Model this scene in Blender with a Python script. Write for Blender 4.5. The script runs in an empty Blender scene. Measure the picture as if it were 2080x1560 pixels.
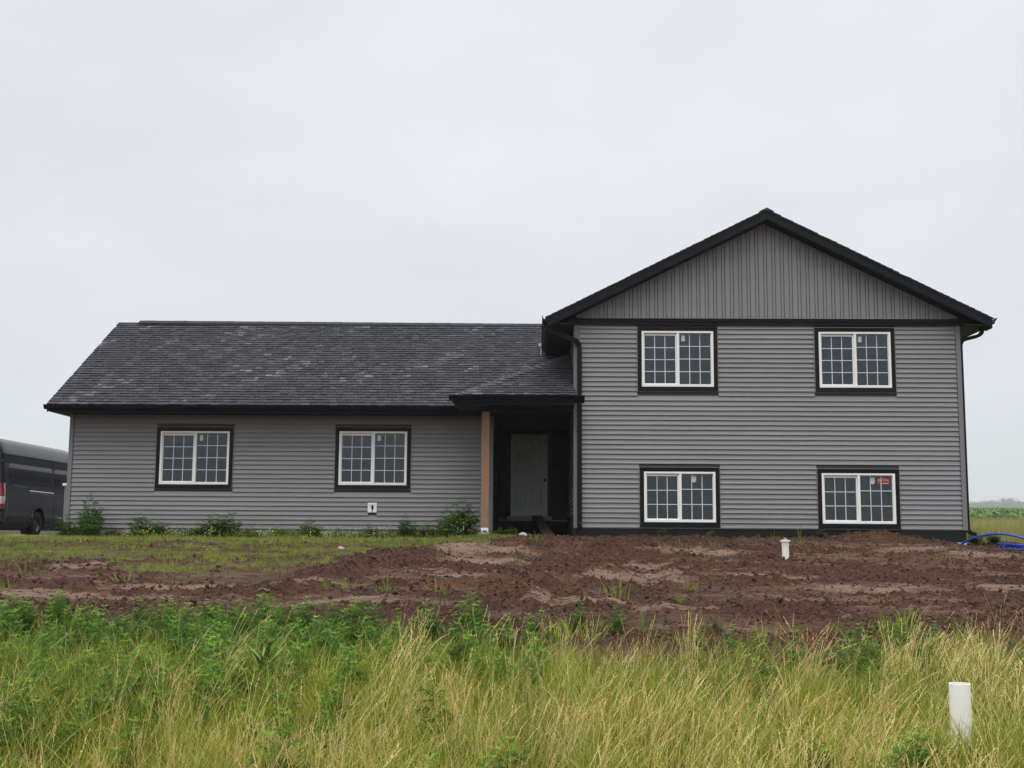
import bpy, math, random
import numpy as np
from mathutils import Matrix, Vector

random.seed(7)
rng = np.random.default_rng(7)
sc = bpy.context.scene
COL = sc.collection
R = math.radians

# ------------------------------------------------------------------ camera
# eye at the origin; world X right along the house front, Y away, Z up
FPX = 2465.0
A_Y = Vector((48.0, -313.0, -FPX)).normalized()                       # world +Y in camera space
A_Z = Vector((128.0, (FPX * FPX + 128 * 48) / 313.0, -FPX)).normalized()   # world +Z in camera space
A_X = A_Y.cross(A_Z)
cam_d = bpy.data.cameras.new("camera")
cam_d.sensor_fit = 'HORIZONTAL'
cam_d.sensor_width = 36.0
cam_d.lens = 36.0 * FPX / 2080.0
cam_d.clip_start = 0.1
cam_d.clip_end = 6000.0
cam = bpy.data.objects.new("camera", cam_d)
cam.matrix_world = Matrix((A_X, A_Y, A_Z)).to_4x4()
COL.objects.link(cam)
sc.camera = cam

# ------------------------------------------------------------------ world / light
SUN_EL, SUN_AZ = R(66), R(200)      # azimuth measured clockwise from +Y
world = bpy.data.worlds.new("World")
sc.world = world
world.use_nodes = True
nt = world.node_tree
nt.nodes.clear()
N = nt.nodes.new
L = nt.links.new
out = N('ShaderNodeOutputWorld')
bg = N('ShaderNodeBackground')
sky = N('ShaderNodeTexSky')
sky.sky_type = 'NISHITA'
sky.sun_disc = False
sky.sun_elevation = SUN_EL
sky.sun_rotation = SUN_AZ
tc = N('ShaderNodeTexCoord')
sep = N('ShaderNodeSeparateXYZ')
L(tc.outputs['Generated'], sep.inputs[0])
ramp = N('ShaderNodeValToRGB')                    # overcast brightness by height above the horizon
el = ramp.color_ramp.elements
el[0].position = 0.0; el[0].color = (7.0, 7.2, 7.6, 1)
el[1].position = 1.0; el[1].color = (26.0, 25.8, 25.8, 1)
e = el.new(0.07); e.color = (7.5, 7.7, 8.15, 1)
e = el.new(0.20); e.color = (8.15, 8.35, 8.9, 1)
e = el.new(0.44); e.color = (8.4, 8.6, 9.15, 1)
e = el.new(0.62); e.color = (12.5, 12.6, 13.2, 1)
L(sep.outputs['Z'], ramp.inputs[0])
mp = N('ShaderNodeMapping'); mp.inputs['Scale'].default_value = (1.6, 1.6, 3.6)
L(tc.outputs['Generated'], mp.inputs[0])
cn = N('ShaderNodeTexNoise'); cn.inputs['Scale'].default_value = 1.5; cn.inputs['Detail'].default_value = 4
cn.inputs['Roughness'].default_value = 0.5
L(mp.outputs[0], cn.inputs['Vector'])
mr = N('ShaderNodeMapRange')
mr.inputs['From Min'].default_value = 0.3; mr.inputs['From Max'].default_value = 0.7
mr.inputs['To Min'].default_value = 0.90; mr.inputs['To Max'].default_value = 1.06
L(cn.outputs[0], mr.inputs[0])
vm = N('ShaderNodeVectorMath'); vm.operation = 'SCALE'
L(ramp.outputs[0], vm.inputs[0]); L(mr.outputs[0], vm.inputs['Scale'])
mx = N('ShaderNodeMix'); mx.data_type = 'RGBA'; mx.inputs[0].default_value = 0.96
L(sky.outputs[0], mx.inputs[6]); L(vm.outputs[0], mx.inputs[7])
L(mx.outputs[2], bg.inputs[0]); bg.inputs[1].default_value = 0.1
L(bg.outputs[0], out.inputs[0])

sun_d = bpy.data.lights.new("sun", 'SUN')
sun_d.energy = 1.5
sun_d.angle = R(45)
sun_d.color = (1.0, 0.97, 0.92)
sun = bpy.data.objects.new("sun", sun_d)
sd = Vector((math.sin(SUN_AZ) * math.cos(SUN_EL), math.cos(SUN_AZ) * math.cos(SUN_EL), math.sin(SUN_EL)))
sun.rotation_euler = sd.to_track_quat('Z', 'Y').to_euler()
COL.objects.link(sun)

vs = sc.view_settings
vs.view_transform = 'Standard'; vs.look = 'None'; vs.exposure = 0.0; vs.gamma = 1.0; vs.use_curve_mapping = False
sc.cycles.max_bounces = 6
sc.cycles.diffuse_bounces = 3
sc.cycles.transparent_max_bounces = 12
sc.cycles.volume_bounces = 1
sc.cycles.use_denoising = True
sc.cycles.denoising_prefilter = 'NONE'
sc.cycles.caustics_reflective = False
sc.cycles.caustics_refractive = False

# ------------------------------------------------------------------ numpy noise
def _hash(ix, iy, seed):
    h = (ix.astype(np.int64) * 374761393 + iy.astype(np.int64) * 668265263 + seed * 1442695041) & 0x7fffffff
    h = ((h ^ (h >> 13)) * 1274126177) & 0x7fffffff
    return ((h ^ (h >> 16)) & 0xffff) / 65535.0
def vnoise(x, y, seed=0):
    x = np.asarray(x, float); y = np.asarray(y, float)
    ix = np.floor(x); iy = np.floor(y); fx = x - ix; fy = y - iy
    u = fx * fx * (3 - 2 * fx); v = fy * fy * (3 - 2 * fy)
    ix = ix.astype(np.int64); iy = iy.astype(np.int64)
    a = _hash(ix, iy, seed); b = _hash(ix + 1, iy, seed); c = _hash(ix, iy + 1, seed); d = _hash(ix + 1, iy + 1, seed)
    return (a * (1 - u) + b * u) * (1 - v) + (c * (1 - u) + d * u) * v
def fbm(x, y, seed=0, octv=4, gain=0.5):
    s = 0; a = 1; t = 0
    for o in range(octv):
        s = s + a * vnoise(x * 2 ** o, y * 2 ** o, seed + o * 17); t += a; a *= gain
    return s / t
def sst(a, b, x):
    t = np.clip((np.asarray(x, float) - a) / (b - a), 0, 1)
    return t * t * (3 - 2 * t)

# ------------------------------------------------------------------ terrain
PY = [-1400, -80, -20, -6, 0, 3, 6, 9, 12.7, 19.4, 23, 25.0, 27, 33, 40, 60, 80, 150, 400, 440, 600, 1000, 1600, 1900, 2600]
PZ = [-2.6, -2.5, -2.3, -1.9, -1.72, -1.60, -1.36, -1.12, -.84, -.33, -.09, .03, -.03, -.06, -.09, .22, .75, 2.6, 9.1, 9.4, 10, 19, 31, 38, 44]
def base_h(x, y):
    z = np.interp(y, PY, PZ)
    z = z - 0.20 * sst(7.2, 9.3, x) * sst(20.5, 24.5, y) * (1 - sst(30, 45, y))
    z = z - 0.03 * (1 - sst(-9, -3, x)) * sst(23, 27, y) * (1 - sst(40, 60, y)) - .10 * (1 - sst(-2.2, -1.0, x)) * sst(22.5, 25.5, y) * (1 - sst(27.6, 31, y))
    return z
def ray(px, py):
    d = Vector((px - 1040.0, 780.0 - py, -FPX))
    return Vector((A_X.dot(d), A_Y.dot(d), A_Z.dot(d)))
def G(px, py):
    "ground point of the base terrain seen in that direction"
    d = ray(px, py); d = d / d.y
    y = 4.0
    while y < 60:
        if float(base_h(d.x * y, y)) >= d.z * y: break
        y += 0.02
    return (d.x * y, y)
def poly_mask(poly, x, y):
    x = np.asarray(x); y = np.asarray(y); inside = np.zeros(x.shape, bool); n = len(poly)
    for i in range(n):
        x1, y1 = poly[i]; x2, y2 = poly[(i + 1) % n]
        if y1 == y2: continue
        c = ((y1 > y) != (y2 > y)) & (x < (x2 - x1) * (y - y1) / (y2 - y1) + x1)
        inside ^= c
    return inside
LAWN_EDGE = [G(*p) for p in [(0, 1165), (70, 1150), (130, 1135), (215, 1135), (235, 1165), (330, 1185), (430, 1192), (560, 1186), (650, 1172), (700, 1142), (790, 1128), (870, 1118), (960, 1106), (1025, 1094)]]
LAWN = [(-30, 27.2), (-30, LAWN_EDGE[0][1])] + LAWN_EDGE + [(-0.15, 25.8), (-0.9, 27.2)]
VEG_X = [-30, -6, -4.5, -3, -2, -1, -.4, .3, .9, 1.6, 2.2, 3.0, 4.0, 5.2, 6.5, 30]
VEG_Y = [11.7, 11.7, 11.5, 11.3, 11.1, 11.1, 10.8, 9.9, 10.0, 10.5, 10.1, 10.7, 11.4, 11.7, 11.6, 11.5]
def veg_edge(x): return np.interp(x, VEG_X, VEG_Y)
def lawn_amt(x, y):
    x = np.asarray(x, float); y = np.asarray(y, float)
    jx = x + (fbm(x * .9, y * .9, 31) - .5) * 1.2; jy = y + (fbm(x * .9, y * .9, 35) - .5) * 1.3
    return poly_mask(LAWN, jx, jy).astype(float)
BERM = [G(*p) for p in [(560, 1212), (640, 1192), (690, 1160), (760, 1143), (850, 1130), (960, 1118)]]
def seg_dist(pts, x, y):
    d = np.full(np.shape(x), 1e9)
    for (ax, ay), (bx, by) in zip(pts[:-1], pts[1:]):
        vx, vy = bx - ax, by - ay
        t = np.clip(((x - ax) * vx + (y - ay) * vy) / (vx * vx + vy * vy), 0, 1)
        d = np.minimum(d, np.hypot(x - ax - t * vx, y - ay - t * vy))
    return d
TR1 = [G(*p) for p in [(1110, 1095), (1090, 1130), (1045, 1180), (1020, 1240)]]
TR2 = [G(*p) for p in [(1240, 1098), (1180, 1150), (1140, 1200), (1120, 1250)]]
TR3 = [G(*p) for p in [(1430, 1095), (1330, 1140), (1300, 1200), (1290, 1250)]]
MOUNDS = [(G(1750, 1096), .55, .10), (G(1800, 1098), .5, .09), (G(1900, 1118), .7, .06), ((10.2, 27.4), .9, .16), ((11.4, 27.6), .8, .10),
          (G(860, 1205), .9, .10), (G(760, 1230), .8, .08), (G(1390, 1262), .5, .08), (G(1480, 1250), .4, .06), (G(1225, 1090), .4, .05),
          (G(1700, 1110), .5, .05), (G(1560, 1093), .5, .05)]
FLAT = [(G(*p), rx, ry) for p, rx, ry in [((930, 1124), .62, .9), ((1035, 1120), .55, .8), ((1000, 1140), .5, .5), ((1215, 1168), .38, .55), ((1310, 1150), .45, .6), ((1370, 1118), .6, .9), ((1450, 1125), .5, .7),
        ((1265, 1176), .75, .32), ((1345, 1168), .4, .5), ((925, 1172), .25, .5), ((1740, 1196), .75, .30), ((1640, 1172), .35, .3), ((1860, 1190), .25, .2), ((2045, 1190), .5, .25), ((2060, 1200), .5, .2), ((1400, 1243), .45, .28), ((1330, 1232), .3, .25),
        ((400, 1192), 1.2, .35), ((560, 1196), .8, .3), ((150, 1150), .35, .5), ((60, 1205), .8, .4), ((250, 1212), .8, .3), ((1990, 1128), .7, .5), ((1850, 1118), .6, .5), ((1540, 1168), .3, .25), ((850, 1160), .4, .25), ((700, 1232), .6, .2), ((1120, 1215), .25, .5), ((1230, 1225), .5, .25), ((1580, 1215), .4, .2)]]
def flat_amt(x, y):
    f = np.zeros(np.shape(x)); jx = x + (fbm(x * 2.6, y * 5, 131, 5, .7) - .5) * 1.3; jy = y + (fbm(x * 2.6, y * 4.6, 133, 5, .7) - .5) * 1.1
    for c, rx, ry in FLAT:
        f = np.maximum(f, 1 - sst(.35, 1.15, np.sqrt(((jx - c[0]) / (rx * 1.35)) ** 2 + ((jy - c[1]) / (ry * 1.35)) ** 2)))
    return f
def rough(x, y):
    "1 where the dirt is loose and cloddy, 0 where a blade or tyre has smeared it flat"
    n = fbm(x * .7 + 3, y * 2.0, 5, 5, .62)
    r = .25 + .75 * sst(.44, .56, n)
    r = np.maximum(r, 1 - sst(.25, .9, seg_dist(BERM, x, y)))
    for T in (TR1, TR2, TR3):
        d = seg_dist(T, x, y)
        r = np.maximum(r, (1 - sst(.25, .42, np.abs(d))) * .85)
    r = np.maximum(r, 1 - sst(.2, .9, np.abs(y - 25.1) + 0 * x)) if True else r
    r = np.maximum(r, (1 - sst(.4, 1.3, np.abs(y - veg_edge(x) - .9))) * .9)
    return r * (1 - .95 * flat_amt(x, y))
def h(x, y):
    x = np.asarray(x, float); y = np.asarray(y, float)
    z = base_h(x, y)
    la = lawn_amt(x, y)
    inner = sst(10.0, 12.0, y) * (1 - sst(27.0, 28.5, y)) * (1 - sst(13, 16, np.abs(x)))
    r = rough(x, y)
    amp = inner * (1 - .45 * la)
    z = z + amp * (fbm(x * .8, y * .8, 11) - .5) * .10
    z = z + amp * r * ((fbm(x * 4.2, y * 4.2, 21, 4, .66) - .5) * .085 + np.maximum(fbm(x * 8, y * 8, 25, 3, .65) - .52, 0) * .26)
    z = z + amp * (1 - r) * (fbm(x * 5, y * 9, 41, 3) - .5) * .022
    d = seg_dist(BERM, x, y); z = z + inner * .13 * np.exp(-(d / .45) ** 2)
    for (c, rad, hh) in MOUNDS:
        dd = np.hypot(x - c[0], (y - c[1])); z = z + hh * np.exp(-(dd / rad) ** 2)
    for T in (TR1, TR2, TR3):
        d = seg_dist(T, x, y)
        z = z - inner * .035 * np.exp(-(d / .16) ** 2) + inner * .035 * np.exp(-((d - .32) / .11) ** 2)
    outer = 1 - sst(10.0, 12.0, y) * (1 - sst(27.0, 28.5, y)) * (1 - sst(13, 16, np.abs(x)))
    z = z + outer * (fbm(x * .5, y * .5, 61) - .5) * .12 * (1 - sst(-16, -12, -np.abs(x) * 0 - 99)) if False else z + outer * (fbm(x * .5, y * .5, 61) - .5) * .10
    z = z + sst(200, 420, y) * (fbm(x * .012, y * .012, 71) - .5) * 3.0
    return z

# ------------------------------------------------------------------ materials
MATS = {}
def mat(name, col, rough=.6, spec=.4, metal=0., noise=0., nscale=8., bump=0., bscale=60., coat=0., nvec=None, rndval=0.):
    m = bpy.data.materials.new(name); m.use_nodes = True
    t = m.node_tree; b = t.nodes['Principled BSDF']
    b.inputs['Roughness'].default_value = rough
    b.inputs['Specular IOR Level'].default_value = spec
    b.inputs['Metallic'].default_value = metal
    b.inputs['Coat Weight'].default_value = coat
    b.inputs['Coat Roughness'].default_value = .04
    c = (*col, 1)
    b.inputs['Base Color'].default_value = c
    tcn = t.nodes.new('ShaderNodeTexCoord')
    vec = tcn.outputs['Object']
    if nvec:
        mpn = t.nodes.new('ShaderNodeMapping'); mpn.inputs['Scale'].default_value = nvec
        t.links.new(vec, mpn.inputs[0]); vec = mpn.outputs[0]
    cur = None
    if noise > 0:
        nn = t.nodes.new('ShaderNodeTexNoise'); nn.inputs['Scale'].default_value = nscale; nn.inputs['Detail'].default_value = 5
        t.links.new(vec, nn.inputs['Vector'])
        r = t.nodes.new('ShaderNodeMapRange'); r.inputs['From Min'].default_value = .25; r.inputs['From Max'].default_value = .75
        r.inputs['To Min'].default_value = 1 - noise; r.inputs['To Max'].default_value = 1 + noise
        t.links.new(nn.outputs[0], r.inputs[0])
        v = t.nodes.new('ShaderNodeVectorMath'); v.operation = 'SCALE'; v.inputs[0].default_value = col
        t.links.new(r.outputs[0], v.inputs['Scale']); cur = v.outputs[0]
    if rndval > 0:
        oi = t.nodes.new('ShaderNodeObjectInfo')
        r = t.nodes.new('ShaderNodeMapRange'); r.inputs['To Min'].default_value = 1 - rndval; r.inputs['To Max'].default_value = 1 + rndval
        t.links.new(oi.outputs['Random'], r.inputs[0])
        v = t.nodes.new('ShaderNodeVectorMath'); v.operation = 'SCALE'; v.inputs[0].default_value = col
        if cur: t.links.new(cur, v.inputs[0])
        t.links.new(r.outputs[0], v.inputs['Scale']); cur = v.outputs[0]
    if cur: t.links.new(cur, b.inputs['Base Color'])
    if bump > 0:
        nb = t.nodes.new('ShaderNodeTexNoise'); nb.inputs['Scale'].default_value = bscale; nb.inputs['Detail'].default_value = 4
        t.links.new(vec, nb.inputs['Vector'])
        bp = t.nodes.new('ShaderNodeBump'); bp.inputs['Strength'].default_value = bump; bp.inputs['Distance'].default_value = .01
        t.links.new(nb.outputs[0], bp.inputs['Height']); t.links.new(bp.outputs[0], b.inputs['Normal'])
    MATS[name] = m
    return m

M_SIDE = mat('grey_vinyl', (.232, .232, .237), .52, .3, noise=.05, nscale=1.3, bump=.12, bscale=25, rndval=.035, nvec=(.6, 1, 2))
_t = M_SIDE.node_tree; _b = _t.nodes['Principled BSDF']; _src = _b.inputs['Base Color'].links[0].from_socket
_g = _t.nodes.new('ShaderNodeNewGeometry'); _s = _t.nodes.new('ShaderNodeSeparateXYZ'); _t.links.new(_g.outputs['Position'], _s.inputs[0])
_n = _t.nodes.new('ShaderNodeTexNoise'); _n.inputs['Scale'].default_value = 5; _n.inputs['Detail'].default_value = 6; _t.links.new(_g.outputs['Position'], _n.inputs['Vector'])
_m = _t.nodes.new('ShaderNodeMath'); _m.operation = 'MULTIPLY_ADD'; _t.links.new(_n.outputs[0], _m.inputs[0]); _m.inputs[1].default_value = .9; _t.links.new(_s.outputs['Z'], _m.inputs[2])
_r = _t.nodes.new('ShaderNodeMapRange'); _r.inputs['From Min'].default_value = .45; _r.inputs['From Max'].default_value = 1.05; _r.inputs['To Min'].default_value = .30; _r.inputs['To Max'].default_value = 0.
_t.links.new(_m.outputs[0], _r.inputs[0])
_x = _t.nodes.new('ShaderNodeMix'); _x.data_type = 'RGBA'; _t.links.new(_r.outputs[0], _x.inputs[0]); _t.links.new(_src, _x.inputs[6]); _x.inputs[7].default_value = (.17, .13, .105, 1)
_t.links.new(_x.outputs[2], _b.inputs['Base Color'])
M_SIDEB = mat('grey_vinyl_trim', (.20, .20, .202), .5, .3, noise=.04, nscale=2)
M_BLACK = mat('black_aluminium', (.0055, .0053, .0075), .5, .2, noise=.15, nscale=3, bump=.06, bscale=8)
M_SOFF = mat('black_soffit', (.008, .0075, .008), .6, .25)
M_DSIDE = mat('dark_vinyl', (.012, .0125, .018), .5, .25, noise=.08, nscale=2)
M_WHITE = mat('white_vinyl', (.88, .88, .84), .35, .4, noise=.03, nscale=4)
M_GRILLE = mat('white_grille', (.66, .68, .72), .4, .3)
M_FOUND = mat('black_parging', (.011, .011, .012), .75, .25, noise=.35, nscale=3, bump=.4, bscale=20)
M_BLOCK = mat('concrete_block', (.30, .275, .245), .9, .2, noise=.25, nscale=6, bump=.5, bscale=60, rndval=.12)
M_CONC = mat('concrete', (.34, .32, .27), .9, .2, noise=.2, nscale=9, bump=.4, bscale=50)
M_FOAM = mat('green_foam_board', (.42, .60, .50), .8, .2, noise=.25, nscale=5)
M_DOOR = mat('primed_door', (.80, .82, .79), .45, .35, noise=.03, nscale=3)
M_SILL = mat('door_sill_paint', (.42, .44, .45), .5, .3, noise=.08, nscale=5)
M_KNOB = mat('dark_metal', (.02, .02, .02), .3, .6, metal=.6)
M_WOODP = mat('cedar_post', (.29, .18, .115), .7, .25, noise=.22, nscale=7, nvec=(8, 8, .7), bump=.2, bscale=20)
M_PLANK = mat('dirty_plank', (.17, .115, .085), .85, .2, noise=.4, nscale=6, bump=.3, bscale=30)
M_OSB = mat('bare_sheathing', (.13, .07, .04), .85, .2, noise=.4, nscale=10)
M_LUMB = mat('pale_lumber', (.50, .36, .20), .8, .2, noise=.15, nscale=12)
M_PVC = mat('white_pvc', (.84, .84, .79), .42, .4, noise=.05, nscale=6, bump=.05, bscale=30)
M_GALV = mat('light_metal', (.45, .46, .47), .4, .5, metal=.5)
M_BLUE = mat('blue_pipe', (.012, .055, .42), .35, .5, noise=.08, nscale=4)
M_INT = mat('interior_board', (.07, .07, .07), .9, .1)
M_STICK = mat('pale_sticker', (.58, .68, .66), .6, .2)
M_RED = mat('red_print', (.42, .075, .06), .6, .2, noise=.15, nscale=20)
M_CREAM = mat('cream_print', (.62, .52, .42), .6, .2)
M_SHD = mat('shingle_cut_shade', (.02, .02, .022), .9, .2)  # dark laminate edge that also paints the shadow line between shingle rows
M_ROCK = mat('pale_stone', (.42, .38, .38), .85, .2, noise=.2, nscale=9, bump=.4, bscale=20)

def attr_mat(name, ca, cb, rough=.8, attr='tone', inst=False, trans=0., noise=.0, nscale=30, tipcol=None, cm=None, spec=.2, bump=0.):
    "colour runs ca -> cb by an attribute carried by the geometry (or by its instancer)"
    m = bpy.data.materials.new(name); m.use_nodes = True
    t = m.node_tree; b = t.nodes['Principled BSDF']
    b.inputs['Roughness'].default_value = rough; b.inputs['Specular IOR Level'].default_value = spec
    a = t.nodes.new('ShaderNodeAttribute'); a.attribute_name = attr; a.attribute_type = 'INSTANCER' if inst else 'GEOMETRY'
    fac = a.outputs['Fac']
    cr = t.nodes.new('ShaderNodeValToRGB')
    cr.color_ramp.elements[0].color = (*ca, 1); cr.color_ramp.elements[1].color = (*cb, 1)
    if cm:
        e_ = cr.color_ramp.elements.new(.5); e_.color = (*cm, 1)
    t.links.new(fac, cr.inputs[0])
    cur = cr.outputs[0]
    if tipcol:
        a2 = t.nodes.new('ShaderNodeAttribute'); a2.attribute_name = 'tip'
        mxx = t.nodes.new('ShaderNodeMix'); mxx.data_type = 'RGBA'
        t.links.new(a2.outputs['Fac'], mxx.inputs[0]); t.links.new(cur, mxx.inputs[6]); mxx.inputs[7].default_value = (*tipcol, 1)
        cur = mxx.outputs[2]
    if noise > 0:
        tcn = t.nodes.new('ShaderNodeTexCoord')
        nn = t.nodes.new('ShaderNodeTexNoise'); nn.inputs['Scale'].default_value = nscale; nn.inputs['Detail'].default_value = 5
        t.links.new(tcn.outputs['Object'], nn.inputs['Vector'])
        r = t.nodes.new('ShaderNodeMapRange'); r.inputs['From Min'].default_value = .25; r.inputs['From Max'].default_value = .75
        r.inputs['To Min'].default_value = 1 - noise; r.inputs['To Max'].default_value = 1 + noise
        t.links.new(nn.outputs[0], r.inputs[0])
        v = t.nodes.new('ShaderNodeVectorMath'); v.operation = 'SCALE'
        t.links.new(cur, v.inputs[0]); t.links.new(r.outputs[0], v.inputs['Scale']); cur = v.outputs[0]
        if bump > 0:
            bp = t.nodes.new('ShaderNodeBump'); bp.inputs['Strength'].default_value = bump; bp.inputs['Distance'].default_value = .02
            t.links.new(nn.outputs[0], bp.inputs['Height']); t.links.new(bp.outputs[0], b.inputs['Normal'])
    t.links.new(cur, b.inputs['Base Color'])
    if trans > 0:
        tr = t.nodes.new('ShaderNodeBsdfTranslucent'); t.links.new(cur, tr.inputs[0])
        ms = t.nodes.new('ShaderNodeMixShader'); ms.inputs[0].default_value = trans
        t.links.new(b.outputs[0], ms.inputs[1]); t.links.new(tr.outputs[0], ms.inputs[2])
        t.links.new(ms.outputs[0], t.nodes['Material Output'].inputs[0])
    MATS[name] = m
    return m

M_SHINGLE = attr_mat('asphalt_shingle', (.018, .018, .021), (.22, .22, .24), .92, noise=.4, nscale=45, cm=(.056, .057, .064), spec=.15)

# glass: clear pane over a dark room, reflecting the sky
M_GLASS = bpy.data.materials.new('window_glass'); M_GLASS.use_nodes = True
t = M_GLASS.node_tree; t.nodes.remove(t.nodes['Principled BSDF'])
tp = t.nodes.new('ShaderNodeBsdfTransparent'); tp.inputs[0].default_value = (.62, .68, .70, 1)
gl = t.nodes.new('ShaderNodeBsdfGlossy'); gl.inputs['Roughness'].default_value = .015; gl.inputs[0].default_value = (.9, .96, 1, 1)
fr = t.nodes.new('ShaderNodeFresnel'); fr.inputs['IOR'].default_value = 1.60
ms = t.nodes.new('ShaderNodeMixShader')
t.links.new(fr.outputs[0], ms.inputs[0]); t.links.new(tp.outputs[0], ms.inputs[1]); t.links.new(gl.outputs[0], ms.inputs[2])
t.links.new(ms.outputs[0], t.nodes['Material Output'].inputs[0])

# ------------------------------------------------------------------ mesh helpers
class MB:
    def __init__(s): s.v = []; s.f = []; s.m = []
    def add(s, vs, fs, m=0):
        o = len(s.v); s.v += [tuple(p) for p in vs]; s.f += [tuple(i + o for i in f) for f in fs]; s.m += [m] * len(fs); return s
    def box(s, x0, x1, y0, y1, z0, z1, m=0):
        v = [(x0, y0, z0), (x1, y0, z0), (x1, y1, z0), (x0, y1, z0), (x0, y0, z1), (x1, y0, z1), (x1, y1, z1), (x0, y1, z1)]
        return s.add(v, [(0, 3, 2, 1), (4, 5, 6, 7), (0, 1, 5, 4), (1, 2, 6, 5), (2, 3, 7, 6), (3, 0, 4, 7)], m)
    def hexa(s, v, m=0):
        return s.add(v, [(0, 3, 2, 1), (4, 5, 6, 7), (0, 1, 5, 4), (1, 2, 6, 5), (2, 3, 7, 6), (3, 0, 4, 7)], m)
    def quad(s, a, b, c, d, m=0): return s.add([a, b, c, d], [(0, 1, 2, 3)], m)
    def prism(s, prof, a, b, m=0):
        "closed profile of offset vectors swept from point a to point b"
        n = len(prof); a = Vector(a); b = Vector(b)
        v = [a + Vector(p) for p in prof] + [b + Vector(p) for p in prof]
        f = [(i, (i + 1) % n, n + (i + 1) % n, n + i) for i in range(n)] + [tuple(range(n - 1, -1, -1)), tuple(range(n, 2 * n))]
        return s.add(v, f, m)
    def tube(s, pts, r, n=10, m=0, caps=True, flat=None):
        pts = [Vector(p) for p in pts]; o = len(s.v); k = len(pts)
        rs = r if isinstance(r, (list, tuple)) else [r] * k
        ref = Vector((0, 0, 1))
        for i, p in enumerate(pts):
            d = (pts[min(i + 1, k - 1)] - pts[max(i - 1, 0)]).normalized()
            rf = ref if abs(d.z) < .95 else Vector((1, 0, 0))
            if flat: rf = Vector(flat)
            a = d.cross(rf).normalized(); b = a.cross(d).normalized()
            for j in range(n):
                an = 2 * math.pi * (j + .5) / n
                s.v.append(tuple(p + (a * math.cos(an) + b * math.sin(an)) * rs[i]))
        for i in range(k - 1):
            for j in range(n):
                s.f.append((o + i * n + j, o + i * n + (j + 1) % n, o + (i + 1) * n + (j + 1) % n, o + (i + 1) * n + j)); s.m.append(m)
        if caps:
            s.f.append(tuple(o + j for j in range(n - 1, -1, -1))); s.m.append(m)
            s.f.append(tuple(o + (k - 1) * n + j for j in range(n))); s.m.append(m)
        return s
    def mesh(s, name, mats, smooth=None, attrs=None):
        me = bpy.data.meshes.new(name); me.from_pydata(s.v, [], s.f)
        for mm in (mats if isinstance(mats, (list, tuple)) else [mats]): me.materials.append(mm)
        if any(s.m): me.polygons.foreach_set('material_index', s.m)
        if attrs:
            for k, vals in attrs.items():
                a = me.attributes.new(k, 'FLOAT', 'POINT'); a.data.foreach_set('value', np.asarray(vals, np.float32))
        me.update()
        if smooth is not None:
            me.polygons.foreach_set('use_smooth', [True] * len(me.polygons)); me.set_sharp_from_angle(angle=R(smooth))
        return me
    def build(s, name, mats, parent=None, smooth=None, attrs=None, loc=None):
        return link(name, s.mesh(name, mats, smooth, attrs), parent, loc)
def link(name, me, parent=None, loc=None):
    o = bpy.data.objects.new(name, me); COL.objects.link(o)
    if parent is not None: o.parent = parent
    if loc is not None: o.location = loc
    return o
def tag(o, label=None, cat=None, group=None, kind=None):
    if label: o['label'] = label
    if cat: o['category'] = cat
    if group: o['group'] = group
    if kind: o['kind'] = kind
    return o
def empty(name, loc=(0, 0, 0)):
    o = bpy.data.objects.new(name, None); o.location = loc; o.empty_display_size = .2; COL.objects.link(o); return o
def copy_tree(o, parent=None):
    c = o.copy(); COL.objects.link(c); c.parent = parent
    for ch in list(o.children): copy_tree(ch, c)
    return c

def scatter(name, variants, P, rot, scl, tone, var, label, cat=None):
    "one stuff object: small meshes instanced on the points of its own mesh"
    coll = bpy.data.collections.new(name + '_pieces')
    for i, me in enumerate(variants):
        coll.objects.link(bpy.data.objects.new('%s_piece_%02d' % (name, i), me))
    me = bpy.data.meshes.new(name); n = len(P)
    me.vertices.add(n); me.vertices.foreach_set('co', np.asarray(P, np.float32).ravel())
    a = me.attributes.new('rot', 'FLOAT_VECTOR', 'POINT'); a.data.foreach_set('vector', np.asarray(rot, np.float32).ravel())
    a = me.attributes.new('scl', 'FLOAT', 'POINT'); a.data.foreach_set('value', np.asarray(scl, np.float32))
    a = me.attributes.new('tone', 'FLOAT', 'POINT'); a.data.foreach_set('value', np.asarray(tone, np.float32))
    a = me.attributes.new('var', 'INT', 'POINT'); a.data.foreach_set('value', np.asarray(var, np.int32))
    o = link(name, me)
    for mm in variants[0].materials: me.materials.append(mm)
    ng = bpy.data.node_groups.new(name + '_scatter', 'GeometryNodeTree')
    ng.interface.new_socket('Geometry', in_out='INPUT', socket_type='NodeSocketGeometry')
    ng.interface.new_socket('Geometry', in_out='OUTPUT', socket_type='NodeSocketGeometry')
    gi = ng.nodes.new('NodeGroupInput'); go = ng.nodes.new('NodeGroupOutput')
    ip = ng.nodes.new('GeometryNodeInstanceOnPoints'); ci = ng.nodes.new('GeometryNodeCollectionInfo')
    ci.inputs['Collection'].default_value = coll; ci.inputs['Separate Children'].default_value = True; ci.inputs['Reset Children'].default_value = True
    ip.inputs['Pick Instance'].default_value = True
    def na(nm, ty):
        q = ng.nodes.new('GeometryNodeInputNamedAttribute'); q.data_type = ty; q.inputs['Name'].default_value = nm; return q.outputs['Attribute']
    ng.links.new(gi.outputs[0], ip.inputs['Points']); ng.links.new(ci.outputs[0], ip.inputs['Instance'])
    ng.links.new(na('var', 'INT'), ip.inputs['Instance Index']); ng.links.new(na('rot', 'FLOAT_VECTOR'), ip.inputs['Rotation'])
    ng.links.new(na('scl', 'FLOAT'), ip.inputs['Scale']); ng.links.new(ip.outputs[0], go.inputs[0])
    md = o.modifiers.new('scatter', 'NODES'); md.node_group = ng
    tag(o, label, cat, kind='stuff')
    return o

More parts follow.
